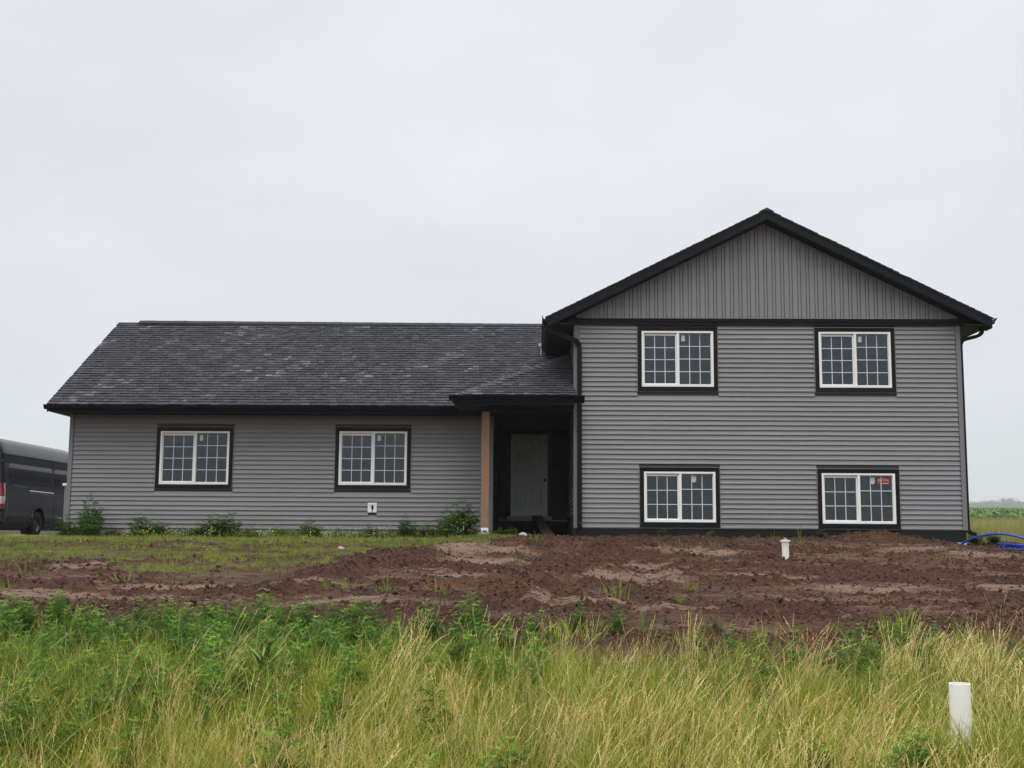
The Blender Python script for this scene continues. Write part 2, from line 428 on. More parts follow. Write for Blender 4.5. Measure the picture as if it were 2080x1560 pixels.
# ------------------------------------------------------------------ ground
def spaced(a, b, step): return list(np.arange(a, b, step))
def grow(start, end, s0, k):
    v = []; x = start; s = s0; sg = 1 if end > start else -1
    while (end - x) * sg > 0:
        v.append(x); x += sg * s; s *= k
    v.append(end); return v
DX = .048
gx = sorted(set(grow(-8.4, -2400, .12, 1.16)[1:] + spaced(-8.4, 10.4, DX) + grow(10.4, 2400, .12, 1.16)))
gy = sorted(set(grow(10.4, -1400, .15, 1.2)[1:] + spaced(10.4, 27.0, DX) + grow(27.0, 2500, .12, 1.07)))
gx = np.array(gx); gy = np.array(gy)
X, Y = np.meshgrid(gx, gy)
Z = h(X, Y)
nx, ny = len(gx), len(gy)
V = np.stack([X.ravel(), Y.ravel(), Z.ravel()], 1)
ii = np.arange(nx * ny).reshape(ny, nx)
Q = np.stack([ii[:-1, :-1].ravel(), ii[:-1, 1:].ravel(), ii[1:, 1:].ravel(), ii[1:, :-1].ravel()], 1)
gm = bpy.data.meshes.new('ground')
gm.vertices.add(len(V)); gm.vertices.foreach_set('co', V.astype(np.float32).ravel())
gm.loops.add(Q.size); gm.loops.foreach_set('vertex_index', Q.astype(np.int32).ravel())
gm.polygons.add(len(Q)); gm.polygons.foreach_set('loop_start', np.arange(0, Q.size, 4, dtype=np.int32))
gm.polygons.foreach_set('use_smooth', np.ones(len(Q), bool))
gm.update(calc_edges=True)
ra = rough(X, Y).ravel()
la = lawn_amt(X, Y)
kind_soil = np.maximum(la * .25, np.maximum(1 - sst(-.5, .3, Y - veg_edge(X)), sst(27.5, 29, Y)) * .9).ravel()
gravel = ((X < -9.6) & (Y > 26.2) & (Y < 41)).astype(float)
gravel = gravel * sst(26.2, 27.2, Y + (fbm(X * 1.5, Y * 1.5, 91) - .5) * 1.5)
tanp = np.maximum(.55 * sst(.5, .60, fbm(X * .9, Y * 3.2, 205, 5, .66)), flat_amt(X, Y)).ravel()
for nm, vals in (('rough', ra), ('soil', kind_soil), ('gravel', gravel.ravel()), ('tan', tanp), ('field', sst(60, 85, Y + (fbm(X * .08, Y * .08, 92) - .5) * 20).ravel())):
    a = gm.attributes.new(nm, 'FLOAT', 'POINT'); a.data.foreach_set('value', vals.astype(np.float32))
m = bpy.data.materials.new('ground_earth'); m.use_nodes = True
t = m.node_tree; b = t.nodes['Principled BSDF']; b.inputs['Roughness'].default_value = .95; b.inputs['Specular IOR Level'].default_value = .15
def at(nm):
    q = t.nodes.new('ShaderNodeAttribute'); q.attribute_name = nm; return q.outputs['Fac']
def mixc(f, a_, b_):
    q = t.nodes.new('ShaderNodeMix'); q.data_type = 'RGBA'
    for s_, v_ in ((0, f), (6, a_), (7, b_)):
        if isinstance(v_, tuple): q.inputs[s_].default_value = (*v_, 1)
        elif isinstance(v_, float): q.inputs[s_].default_value = v_
        else: t.links.new(v_, q.inputs[s_])
    return q.outputs[2]
def noi(scale, det=5, vec=None, rough_=.6):
    q = t.nodes.new('ShaderNodeTexNoise'); q.inputs['Scale'].default_value = scale; q.inputs['Detail'].default_value = det; q.inputs['Roughness'].default_value = rough_
    tcx = t.nodes.new('ShaderNodeTexCoord'); mpx = t.nodes.new('ShaderNodeMapping')
    if vec: mpx.inputs['Scale'].default_value = vec
    t.links.new(tcx.outputs['Object'], mpx.inputs[0]); t.links.new(mpx.outputs[0], q.inputs['Vector']); return q.outputs[0]
def rngn(v_, a_, b_, c_=0., d_=1.):
    q = t.nodes.new('ShaderNodeMapRange'); t.links.new(v_, q.inputs[0])
    for k_, w_ in zip(('From Min', 'From Max', 'To Min', 'To Max'), (a_, b_, c_, d_)): q.inputs[k_].default_value = w_
    return q.outputs[0]
n1 = noi(3.0, 10, (1, 2.2, 1), .74); n2 = noi(14, 8, (1, 1.5, 1), .7); n3 = noi(45, 5, None, .7)
dark = mixc(rngn(n2, .35, .65), (.026, .0135, .009), (.110, .056, .036))
orange = mixc(rngn(noi(.45, 3), .53, .68, 0., .75), dark, (.125, .058, .028))
smooth_c = mixc(rngn(n1, .38, .62), (.125, .080, .056), (.31, .215, .158))
sm2 = mixc(at('tan'), mixc(rngn(n1, .35, .65), (.050, .028, .020), (.155, .092, .064)), smooth_c)
fr_ = t.nodes.new('ShaderNodeMath'); fr_.operation = 'ADD'; t.links.new(at('rough'), fr_.inputs[0]); t.links.new(rngn(n1, .35, .65, -.75, .75), fr_.inputs[1])
dirt = mixc(rngn(fr_.outputs[0], .35, .55), sm2, orange)
soil = mixc(rngn(n2, .35, .65), (.045, .038, .020), (.10, .085, .045))
field = mixc(rngn(noi(.9, 6), .35, .65), (.08, .13, .045), (.15, .21, .08))
grav = mixc(rngn(noi(40, 3), .3, .7), (.03, .03, .034), (.11, .11, .118))
c_ = mixc(at('soil'), dirt, soil); c_ = mixc(at('field'), c_, field); c_ = mixc(at('gravel'), c_, grav)
v = t.nodes.new('ShaderNodeVectorMath'); v.operation = 'SCALE'; t.links.new(c_, v.inputs[0]); t.links.new(rngn(n3, .3, .7, .5, 1.5), v.inputs['Scale'])
t.links.new(v.outputs[0], b.inputs['Base Color'])
bp = t.nodes.new('ShaderNodeBump'); bp.inputs['Strength'].default_value = .9; bp.inputs['Distance'].default_value = .035
t.links.new(n3, bp.inputs['Height']); bp2 = t.nodes.new('ShaderNodeBump'); bp2.inputs['Strength'].default_value = .6; bp2.inputs['Distance'].default_value = .06
t.links.new(n2, bp2.inputs['Height']); t.links.new(bp2.outputs[0], bp.inputs['Normal']); t.links.new(bp.outputs[0], b.inputs['Normal'])
gm.materials.append(m)
ground = link('ground', gm)
tag(ground, kind='structure')

# ------------------------------------------------------------------ the house
YR, YL, YD = 25.322, 27.026, 30.42
house = empty('split_level_house', (0.0, 27.0, 0.0))
tag(house, 'grey vinyl-sided split-level house with black trim, gabled two-storey end and low shingled wing', 'house')
HO = Vector((0, 27.0, 0))
def hb(mb, name, mats, parent=None, **k):
    "build a part of the house from world coordinates"
    p = parent or house
    off = HO
    mb.v = [(a[0] - off.x, a[1] - off.y, a[2] - off.z) for a in mb.v]
    return mb.build(name, mats, p, **k)

EXPO = .1016
def board_runs(u0, u1, z0, z1, holes):
    "free intervals of [u0,u1] for the band z0..z1"
    iv = [(u0, u1)]
    for (a, b_, c, d) in holes:
        if z1 - .004 <= c or z0 + .004 >= d: continue
        nv = []
        for (p, q) in iv:
            if b_ <= p or a >= q: nv.append((p, q)); continue
            if a > p: nv.append((p, a))
            if b_ < q: nv.append((b_, q))
        iv = nv
    return [(p, q) for p, q in iv if q - p > .03]
def siding(wall, mp_, u0, u1, z0, z1, holes, material, joints=True, seed=0, flip=False, top_line=None):
    rr = random.Random(seed); k = 0; z = z0; jt = []
    while z < z1 - .01:
        zt = min(z + EXPO, z1)
        if k % 2 == 0:
            jt = []
            if joints:
                x = u0 + rr.uniform(.8, 3.66)
                while x < u1 - .5: jt.append(x); x += 3.66
        for (p, q) in board_runs(u0, u1, z, zt, holes):
            cuts = [p] + [j for j in jt if p + .25 < j < q - .25] + [q]
            for a, b_ in zip(cuts[:-1], cuts[1:]):
                n = max(1, int((b_ - a) / .4)); vv = []; ff = []
                sag = [rr.uniform(-.0016, .0016) for _ in range(n + 1)]
                dp = rr.uniform(-.0012, .0012)
                for i in range(n + 1):
                    u = a + (b_ - a) * i / n; s_ = sag[i]
                    for (d, zz) in ((-.004, z + .002), (.024 + dp, z - .004 + s_), (.027 + dp, z + .003 + s_), (.016 + dp + s_, z + .32 * (zt - z)), (.007, z + .66 * (zt - z)), (.0005, zt + .003)):
                        zq = zz
                        if top_line is not None: zq = min(zz, top_line(u))
                        vv.append(mp_(u, d, zq))
                for i in range(n):
                    for j in range(5):
                        e0 = i * 6 + j; e1 = (i + 1) * 6 + j
                        ff.append((e0, e1, e1 + 1, e0 + 1) if not flip else (e0, e0 + 1, e1 + 1, e1))
                ff.append((5, 4, 3, 2, 1, 0)); ff.append(tuple(n * 6 + j for j in range(6)))
                mb = MB(); mb.add(vv, ff)
                hb(mb, 'siding_board', material, wall)
        z = zt; k += 1

def wall_slab(mp_, u0, u1, z0, z1, holes, t_=.10):
    us = sorted({u0, u1} | {a for h_ in holes for a in h_[:2] if u0 < a < u1}); zs = sorted({z0, z1} | {a for h_ in holes for a in h_[2:] if z0 < a < z1})
    mb = MB()
    def hole(u, z): return any(a < u < b_ and c < z < d for a, b_, c, d in holes)
    for a, b_ in zip(us[:-1], us[1:]):
        for c, d in zip(zs[:-1], zs[1:]):
            if hole((a + b_) / 2, (c + d) / 2): continue
            mb.hexa([mp_(a, 0, c), mp_(b_, 0, c), mp_(b_, -t_, c), mp_(a, -t_, c), mp_(a, 0, d), mp_(b_, 0, d), mp_(b_, -t_, d), mp_(a, -t_, d)])
    return mb
FR = lambda yy: (lambda u, d, z: (u, yy - d, z))

# window openings (white frame outer edges)
WR = [(2.216, 3.718, 3.166, 4.345, 4), (5.925, 7.424, 3.160, 4.338, 4), (2.245, 3.722, .345, 1.386, 3), (5.916, 7.424, .336, 1.372, 3)]
WL = [(-8.415, -6.862, 1.140, 2.328, 4), (-4.395, -2.878, 1.146, 2.343, 4)]
TR = .088
XR0, XR1 = .814, 8.864
ZB = .232                    # bottom of the siding
# --- two-storey front wall
holesR = [(a, b_, c, d) for a, b_, c, d, _ in WR]
trimR = [(a - TR - .012, b_ + TR + .012, c - TR - .022, d + TR + .012) for a, b_, c, d, _ in WR]
wallR = hb(wall_slab(FR(YR), XR0, XR1, ZB - .02, 4.60, holesR), 'wall', M_INT)
siding(wallR, FR(YR), XR0 + .085, XR1 - .085, ZB, 4.475, trimR, M_SIDE, seed=3)
mb = MB()
for x0 in (XR0 - .012, XR1 - .078):
    mb = MB(); mb.box(x0, x0 + .09, YR - .036, YR + .02, ZB - .015, 4.475)
    hb(mb, 'corner_trim', M_SIDEB, wallR)
mb = MB(); mb.box(XR0, XR1, YR - .018, YR, ZB - .018, ZB); hb(mb, 'starter_strip', M_SIDEB, wallR)
# side wall facing the porch and above the porch roof
SL = lambda u, d, z: (XR0 - d, u, z)
wallS = hb(wall_slab(SL, YR + .09, 37.0, -.3, 4.60, []), 'wall', M_INT)
siding(wallS, SL, YR + .06, 31.2, .50, 4.46, [], M_SIDE, seed=5, flip=True)
mb = MB(); mb.box(XR0 - .028, XR0, YR - .026, YR + .062, ZB - .015, 4.46); hb(mb, 'corner_trim', M_SIDEB, wallS)
mb = MB(); mb.box(XR0 - .012, XR0 - .001, YR + .25, 29.5, .20, .50); hb(mb, 'bare_sheathing', M_OSB, wallS)
mb = MB(); mb.box(XR1 - .1, XR1, YR + .1, 37, -.3, 4.6); mb.box(XR0, XR1, 36.9, 37.0, -.3, 4.6); wallB = hb(mb, 'wall', M_SIDE)
SRr = lambda u, d, z: (XR1 + d, u, z)
siding(wallB, SRr, YR + .06, 37.0, ZB, 4.46, [], M_SIDE, seed=9)
mb = MB(); mb.box(XR1, XR1 + .024, YR - .02, YR + .062, ZB - .015, 4.46); hb(mb, 'corner_trim', M_SIDEB, wallB)
# foundation, two-storey part
mb = MB(); mb.box(XR0 + .01, XR1 - .01, YR - .006, YR + .2, -.6, ZB - .012)
mb.box(XR1 - .21, XR1 - .008, YR + .2, 37, -.6, ZB - .012); mb.box(XR0 + .012, XR0 + .2, YR + .2, 31, -.6, .2)
found = hb(mb, 'foundation', M_FOUND)
mb = MB(); mb.box(7.75, 8.84, YR - .055, YR - .012, -.5, -.035); mb.box(8.30, 8.62, YR - .060, YR - .054, -.5, -.06)
hb(mb, 'foam_board', M_FOAM, found)
# floors, interior so that the rooms behind the glass are dark
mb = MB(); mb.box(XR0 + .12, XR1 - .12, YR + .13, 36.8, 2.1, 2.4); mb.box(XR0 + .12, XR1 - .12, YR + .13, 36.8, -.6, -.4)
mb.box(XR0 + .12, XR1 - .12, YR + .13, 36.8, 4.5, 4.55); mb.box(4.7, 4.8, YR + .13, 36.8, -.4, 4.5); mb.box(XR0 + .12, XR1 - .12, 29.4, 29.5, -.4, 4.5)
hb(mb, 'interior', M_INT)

# --- gable
PX_, PZt = 4.83, 6.915     # ridge
def rz(x, top=PZt): return top - .5 * abs(x - PX_)
YG = 24.965                # front of rake fascia
mb = MB()
vv = []
gz = lambda x: rz(x, 6.67)
xs = [.9, PX_, 8.76]
mb.add([(XR0, YR, 4.6), (XR1, YR, 4.6), (XR1, YR, gz(XR1)), (PX_, YR, gz(PX_)), (XR0, YR, gz(XR0)), (XR0, YR + .1, 4.6), (XR1, YR + .1, 4.6), (XR1, YR + .1, gz(XR1)), (PX_, YR + .1, gz(PX_)), (XR0, YR + .1, gz(XR0))],
       [(0, 1, 2, 3, 4), (9, 8, 7, 6, 5), (0, 5, 6, 1)])
gable = hb(mb, 'gable_wall', M_INT)
PW = .1775
x = PX_ - PW * 23 + .03
while x < XR1 + .3:
    a, b_ = max(x, XR0 + .03), min(x + PW, XR1 - .03)
    if b_ - a > .02 and gz((a + b_) / 2) > 4.68:
        prof = [(a, .002), (a, .022)]
        for (u, d) in ((x + .003, .028), (x + .004, .001), (x + .018, .001), (x + .019, .022), (x + .115, .022), (x + .116, .001), (x + .130, .001), (x + .131, .030), (x + PW - .002, .030)):
            if a < u < b_: prof.append((u, d))
        prof += [(b_, .028), (b_, .002)]
        n = len(prof)
        vv = [(u, YR - d, 4.628) for u, d in prof] + [(u, YR - d, gz(u) + .01) for u, d in prof]
        ff = [(i, i + 1, n + i + 1, n + i) for i in range(n - 1)] + [tuple(range(n, 2 * n))]
        hb(MB().add(vv, ff), 'vertical_panel', M_SIDE, gable)
    x += PW
mb = MB(); mb.box(XR0 + .2, XR1 - .2, YR - .036, YR, 4.615, 4.632); hb(mb, 'trim_channel', M_SIDEB, gable)
# frieze board across the foot of the gable and closing the eave boxes
mb = MB(); mb.box(.34, 9.32, YR - .038, YR + .02, 4.475, 4.615); mb.box(.34, 9.32, YR - .052, YR - .038, 4.475, 4.492); mb.box(.34, 9.32, YR - .058, YR - .038, 4.548, 4.562)
mb.box(.34, 9.32, YR - .052, YR - .038, 4.600, 4.615)
hb(mb, 'frieze_board', M_BLACK, gable)

# --- upper roof
EX0, EX1, YB = .228, 9.432, 37.35
mb = MB()
for s_, ex in ((-1, EX0), (1, EX1)):
    mb.add([(ex, YG, rz(ex) - .03), (PX_, YG, PZt - .03), (PX_, YB, PZt - .03), (ex, YB, rz(ex) - .03), (ex, YG, rz(ex) - .16), (PX_, YG, PZt - .16), (PX_, YB, PZt - .16), (ex, YB, rz(ex) - .16)],
           [(0, 1, 2, 3), (7, 6, 5, 4), (0, 4, 5, 1), (3, 2, 6, 7), (0, 3, 7, 4)])
roofU = hb(mb, 'roof', M_SHD); roofU['label'] = 'gabled shingle roof over the two-storey end'
mb = MB()
for ex in (EX0, EX1):
    def rk(y0, y1, t0, t1, m=0):
        a0, a1 = rz(ex) - t0, PZt - t0; b0, b1 = rz(ex) - t1, PZt - t1
        mb.add([(ex, y0, a0), (PX_, y0, a1), (PX_, y0, b1), (ex, y0, b0), (ex, y1, a0), (PX_, y1, a1), (PX_, y1, b1), (ex, y1, b0)],
               [(0, 1, 2, 3), (7, 6, 5, 4), (0, 4, 5, 1), (3, 2, 6, 7), (0, 3, 7, 4), (1, 5, 6, 2)], m)
    rk(YG - .018, YG, .030, .075); rk(YG - .006, YG, .075, .172); rk(YG - .020, YG, .172, .235)
hb(mb, 'rake_board', M_BLACK, roofU)
mb = MB()
for ex in (EX0, EX1):
    a0, a1 = rz(ex) - .225, PZt - .225; b0, b1 = a0 - .02, a1 - .02
    mb.add([(ex, YG, a0), (PX_, YG, a1), (PX_, YG, b1), (ex, YG, b0), (ex, YR, a0), (PX_, YR, a1), (PX_, YR, b1), (ex, YR, b0)],
           [(0, 1, 2, 3), (7, 6, 5, 4), (0, 4, 5, 1), (3, 2, 6, 7), (0, 3, 7, 4)])
mb.box(EX0 + .02, XR0 - .02, YG + .01, 37.0, 4.44, 4.458); mb.box(XR1 + .025, EX1 - .02, YG + .01, 37.0, 4.44, 4.458)
hb(mb, 'soffit', M_SOFF, roofU)
mb = MB(); mb.box(EX0, EX0 + .02, YG, 37.3, 4.43, rz(EX0) - .03); mb.box(EX1 - .02, EX1, YG, 37.3, 4.43, rz(EX1) - .03); hb(mb, 'fascia', M_BLACK, roofU)

def tones(n, xs_, ys_, seed):
    "granule tone of each shingle: dark blend with paler weathered streaks"
    st = fbm(xs_ * 2.6 - ys_ * 2.0, ys_ * .5 + xs_ * .2, seed, 3)
    st2 = fbm(xs_ * .4, ys_ * .5, seed + 5, 3)
    r = np.random.default_rng(seed).random(n)
    streak = sst(.50, .68, st) * sst(.30, .55, st2)
    t_ = .25 + .28 * r ** 1.3 + .30 * streak * np.random.default_rng(seed + 1).random(n)
    return np.clip(t_, 0, 1)
def shingle_rows(org, ux, us, length_u, length_s, clip=None, seed=0, expo=.143, w0=.08, w1=.22, tf=1.0):
    "laminated tabs on a slope; org = eave corner, ux along eave, us up the slope; returns list of (corners, tone)"
    rr = np.random.default_rng(seed); nrm = Vector(ux).cross(Vector(us)).normalized()
    if nrm.z < 0: nrm = -nrm
    res = []; ux = Vector(ux); us = Vector(us); org = Vector(org)
    k = 0; s_ = -.01
    while s_ < length_s - .02:
        u = -rr.uniform(0, .3)
        while u < length_u:
            w = rr.uniform(w0, w1); a = max(u, 0); b_ = min(u + w, length_u)
            if clip is not None:
                cl = clip(s_ + expo * .5)
                a = max(a, cl[0]); b_ = min(b_, cl[1])
            if b_ - a > .03:
                th = (.011 + .012 * rr.random()) * tf
                se = min(s_ + expo + .02, length_s); s0 = s_ + rr.uniform(-.003, .003)
                res.append((a, b_, s0, se, th))
            u += w
        s_ += expo; k += 1
    A = np.array(res)
    tn = tones(len(A), A[:, 0], A[:, 2], seed)
    outl = []
    for (a, b_, s0, s1, th), tv in zip(res, tn):
        g = .004
        p = lambda u_, q_, n_: org + ux * u_ + us * q_ + nrm * n_
        outl.append(([p(a + g, s0, 0), p(b_ - g, s0, 0), p(b_ - g, s1, -.004), p(a + g, s1, -.004), p(a + g, s0, th + .004), p(b_ - g, s0, th + .004), p(b_ - g, s1, .003), p(a + g, s1, .003)], tv))
    return outl
def shingles(parent, tabs, n_single, name_all='shingle_field'):
    tabs_near = tabs[:n_single]
    for vv, tv in tabs_near:
        mb = MB().hexa(vv); mb.m = [0, 0, 1, 0, 0, 0]; o = hb(mb, 'shingle', [M_SHINGLE, M_SHD], parent, attrs={'tone': [tv] * 8})
    mb = MB(); at_ = []
    for vv, tv in tabs[n_single:]:
        mb.hexa(vv); at_ += [tv] * 8
    mb.m = [0, 0, 1, 0, 0, 0] * (len(mb.v) // 8)
    if mb.v:
        o = hb(mb, name_all, [M_SHINGLE, M_SHD], parent, attrs={'tone': at_}); o['kind'] = 'stuff'
sl = math.sqrt(1.25)
LU = (PX_ - EX0 + .03) * sl
for ex, sg, sd_ in ((EX0 - .03, 1, 401), (EX1 + .03, -1, 402)):
    tabs = shingle_rows((ex, YG - .03, rz(ex) - .022), (0, 1, 0), (sg / sl, 0, .5 / sl), YB - YG + .03, LU, seed=sd_, tf=.55)
    shingles(roofU, tabs, 0)
mb = MB()
y = YG - .03
while y < YB:      # ridge caps of the upper roof
    mb.add([(PX_ - .15, y, PZt - .065), (PX_, y, PZt + .012), (PX_ + .15, y, PZt - .065), (PX_ - .15, y + .2, PZt - .078), (PX_, y + .2, PZt - .001), (PX_ + .15, y + .2, PZt - .078)], [(0, 1, 4, 3), (1, 2, 5, 4), (0, 2, 1)])
    y += .143
o = hb(mb, 'ridge_cap', M_SHINGLE, roofU, attrs={'tone': [.35] * len(mb.v)})

# --- gutters and downspouts
def gutter(mb, a, b_, out_dir, z1, hgt=.125, wd=.105):
    "K-style gutter from a to b (xy), opening on out_dir side"
    o = Vector((*out_dir, 0)); pr = [(0, 0), (0, -hgt), (.5, -hgt), (.62, -hgt * .62), (.92, -hgt * .30), (1.0, -.016), (1.06, -.016), (1.06, 0), (.9, -.0), (.9, -.012), (.86, -.05), (.1, -.1), (.1, 0)]
    prof = [o * (p[0] * wd) + Vector((0, 0, p[1])) for p in pr]
    mb.prism(prof, (*a, z1), (*b_, z1))
mb = MB(); gutter(mb, (EX0, YG - .015), (EX0, 30.4), (-1, 0), 4.605); hb(mb, 'gutter', M_BLACK, roofU)
mb = MB(); gutter(mb, (EX1, YG - .005), (EX1, 37.0), (1, 0), 4.590); hb(mb, 'gutter', M_BLACK, roofU)
def spout(pts, w, d, m=M_BLACK, name='downspout', parent=None, bands=()):
    mb = MB(); pts = [Vector(p) for p in pts]; k = len(pts); o = 0
    for i, p in enumerate(pts):
        dr = (pts[min(i + 1, k - 1)] - pts[max(i - 1, 0)]).normalized()
        side = Vector((0, 1, 0)) if abs(dr.y) < .8 else Vector((0, 0, 1))
        a = dr.cross(side).normalized(); b_ = a.cross(dr).normalized()
        for (su, sv) in ((-1, -1), (-.33, -1), (-.3, -.85), (.3, -.85), (.33, -1), (1, -1), (1, 1), (-1, 1)):
            mb.v.append(tuple(p + a * su * w / 2 + b_ * sv * d / 2))
    for i in range(k - 1):
        for j in range(8):
            mb.f.append((i * 8 + j, i * 8 + (j + 1) % 8, (i + 1) * 8 + (j + 1) % 8, (i + 1) * 8 + j)); mb.m.append(0)
    mb.f += [tuple(range(7, -1, -1)), tuple((k - 1) * 8 + j for j in range(8))]; mb.m += [0, 0]
    for bnd in bands: mb.box(*bnd)
    return hb(mb, name, m, parent)
def bez(a, b_, c, n=5):
    a, b_, c = Vector(a), Vector(b_), Vector(c); return [a * (1 - t_) ** 2 + b_ * 2 * t_ * (1 - t_) + c * t_ * t_ for t_ in [i / n for i in range(n + 1)]]
XD = .905
pts = [(.172, 25.06, 4.55), (.176, 25.06, 4.46)] + bez((.185, 25.06, 4.42), (.20, 25.06, 4.36), (.30, 25.08, 4.31), 4) + bez((.80, 25.22, 4.14), (XD - .01, 25.25, 4.10), (XD, 25.255, 3.98), 5) + [(XD, 25.255, .34), (XD, 25.25, .30), (XD, 25.16, .235), (XD, 25.08, .21)]
spout(pts, .098, .07, bands=[(XD - .054, XD + .054, 25.21, 25.32, 2.2, 2.24), (XD - .054, XD + .054, 25.21, 25.32, .9, .94)])
XE = XR1 + .065
pts = [(9.40, 25.45, 4.50)] + bez((9.40, 25.45, 4.42), (9.40, 25.45, 4.32), (9.28, 25.45, 4.28), 5) + bez((9.05, 25.45, 4.22), (XE, 25.45, 4.19), (XE, 25.45, 4.05), 5) + [(XE, 25.45, .35)] + bez((XE, 25.45, .26), (XE + .01, 25.44, .17), (XE + .10, 25.42, .145), 4) + [(XE + .16, 25.41, .135)]
spout(pts, .07, .098)

# --- wing (single storey)
XW0, XW1 = -10.472, -.972
ZW0, ZW1 = .168, 2.70
holesL = [(a, b_, c, d) for a, b_, c, d, _ in WL]
trimL = [(a - TR - .012, b_ + TR + .012, c - TR - .022, d + TR + .012) for a, b_, c, d, _ in WL]
BX = (-3.728, -3.532, .541, .757)
wallL = hb(wall_slab(FR(YL), XW0, XW1, ZW0 - .02, 2.84, holesL), 'wall', M_INT)
siding(wallL, FR(YL), XW0 + .085, XW1 - .06, ZW0, ZW1, trimL + [BX], M_SIDE, seed=12)
mb = MB(); mb.box(XW0 - .012, XW0 + .078, YL - .036, YL + .05, ZW0 - .015, ZW1); hb(mb, 'corner_trim', M_SIDEB, wallL)
mb = MB(); mb.box(XW1 - .062, XW1 + .012, YL - .036, YL + .03, ZW0 - .015, ZW1); hb(mb, 'corner_trim', M_SIDEB, wallL)
mb = MB(); mb.box(XW0 - .062, XW0 - .014, YL - .012, YL + .03, ZW0 - .01, 1.13)
hb(mb, 'starter_strip', M_SIDEB, wallL)
mb = MB(); mb.box(XW0 - .105, XW0 - .012, YL - .03, YL + .03, 1.09, 1.15); mb.box(XW0 - .088, XW0 - .03, YL - .045, YL - .03, 1.10, 1.14)
hb(mb, 'tap_box', M_WHITE, wallL)
mb = MB(); mb.box(XW0 + .09, XW1 - .06, YL - .018, YL, ZW0 - .016, ZW0); hb(mb, 'starter_strip', M_SIDEB, wallL)
mb = MB(); mb.box(XW0, XW1, YL - .024, YL, ZW1, 2.76); hb(mb, 'frieze_board', M_BLACK, wallL)
# gable end wall of wing (faces the van), back and return walls
mb = MB(); mb.box(XW0, XW0 + .1, YL + .1, 34.5, -.4, 2.84)
mb.add([(XW0 + .01, YL + .1, 2.8), (XW0 + .01, 34.5, 2.8), (XW0 + .01, 30.77, 5.2)], [(0, 1, 2)]); mb.box(XW0, 0.8, 34.4, 34.5, -.4, 2.84)
wallE = hb(mb, 'wall', M_INT)
siding(wallE, (lambda u, d, z: (XW0 - d, u, z)), YL + .06, 34.5, ZW0, 5.1, [], M_SIDE, seed=14, flip=True,
       top_line=lambda u: 2.72 + .5977 * min(u - 26.6, 34.95 - u))
mb = MB(); mb.box(XW0 - .026, XW0, YL + .05, YL + .11, ZW0 - .015, ZW1); hb(mb, 'corner_trim', M_SIDEB, wallE)
mb = MB(); mb.box(XW0, -5.0, 34.52, 54.0, -.3, 2.84)
wallG = hb(mb, 'wall', M_SIDE); siding(wallG, (lambda u, d, z: (XW0 - d, u, z)), 34.6, 54.0, ZW0, 2.8, [(41.0, 42.0, 0, 2.25)], M_SIDE, seed=24, flip=True)
mb = MB(); mb.box(XW0 - .02, XW0 - .002, 41.05, 41.95, .2, 2.2); hb(mb, 'side_door', M_DOOR)
mb = MB(); mb.hexa([(XW0 - .35, 34.5, 2.72), (-4.6, 34.5, 2.72), (-4.6, 54.4, 2.72), (XW0 - .35, 54.4, 2.72), (XW0 - .35, 34.5, 2.86), (-7.5, 34.5, 4.5), (-7.5, 54.4, 4.5), (XW0 - .35, 54.4, 2.86)]); hb(mb, 'roof', M_SHD)
# ceiling/back of the wing room
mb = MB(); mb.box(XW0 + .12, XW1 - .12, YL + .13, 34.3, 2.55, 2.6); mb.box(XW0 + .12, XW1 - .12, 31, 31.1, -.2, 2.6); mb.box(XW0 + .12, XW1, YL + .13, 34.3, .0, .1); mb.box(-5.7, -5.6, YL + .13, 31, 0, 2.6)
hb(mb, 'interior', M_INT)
# return wall of porch (faces +X)
RT = lambda u, d, z: (XW1 + d, u, z)
wallP = hb(wall_slab(RT, YL + .1, YD + .1, -.4, 2.84, []), 'wall', M_INT)
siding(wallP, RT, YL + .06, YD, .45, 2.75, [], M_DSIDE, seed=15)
mb = MB(); mb.box(XW1, XW1 + .024, YL - .02, YL + .062, ZW0, 2.72); hb(mb, 'corner_trim', M_SIDEB, wallP)
# door wall
DX0, DX1, DZ0, DZ1 = -.629, .292, .552, 2.585
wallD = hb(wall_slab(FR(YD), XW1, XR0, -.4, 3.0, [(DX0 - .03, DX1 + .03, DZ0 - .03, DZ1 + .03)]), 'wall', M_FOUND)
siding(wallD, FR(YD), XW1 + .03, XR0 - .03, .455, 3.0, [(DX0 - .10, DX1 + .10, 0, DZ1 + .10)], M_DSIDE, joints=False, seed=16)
mb = MB(); mb.box(XW1 + .03, XR0 - .03, YD - .05, YD, .425, .447); hb(mb, 'flashing', M_SILL, wallD)
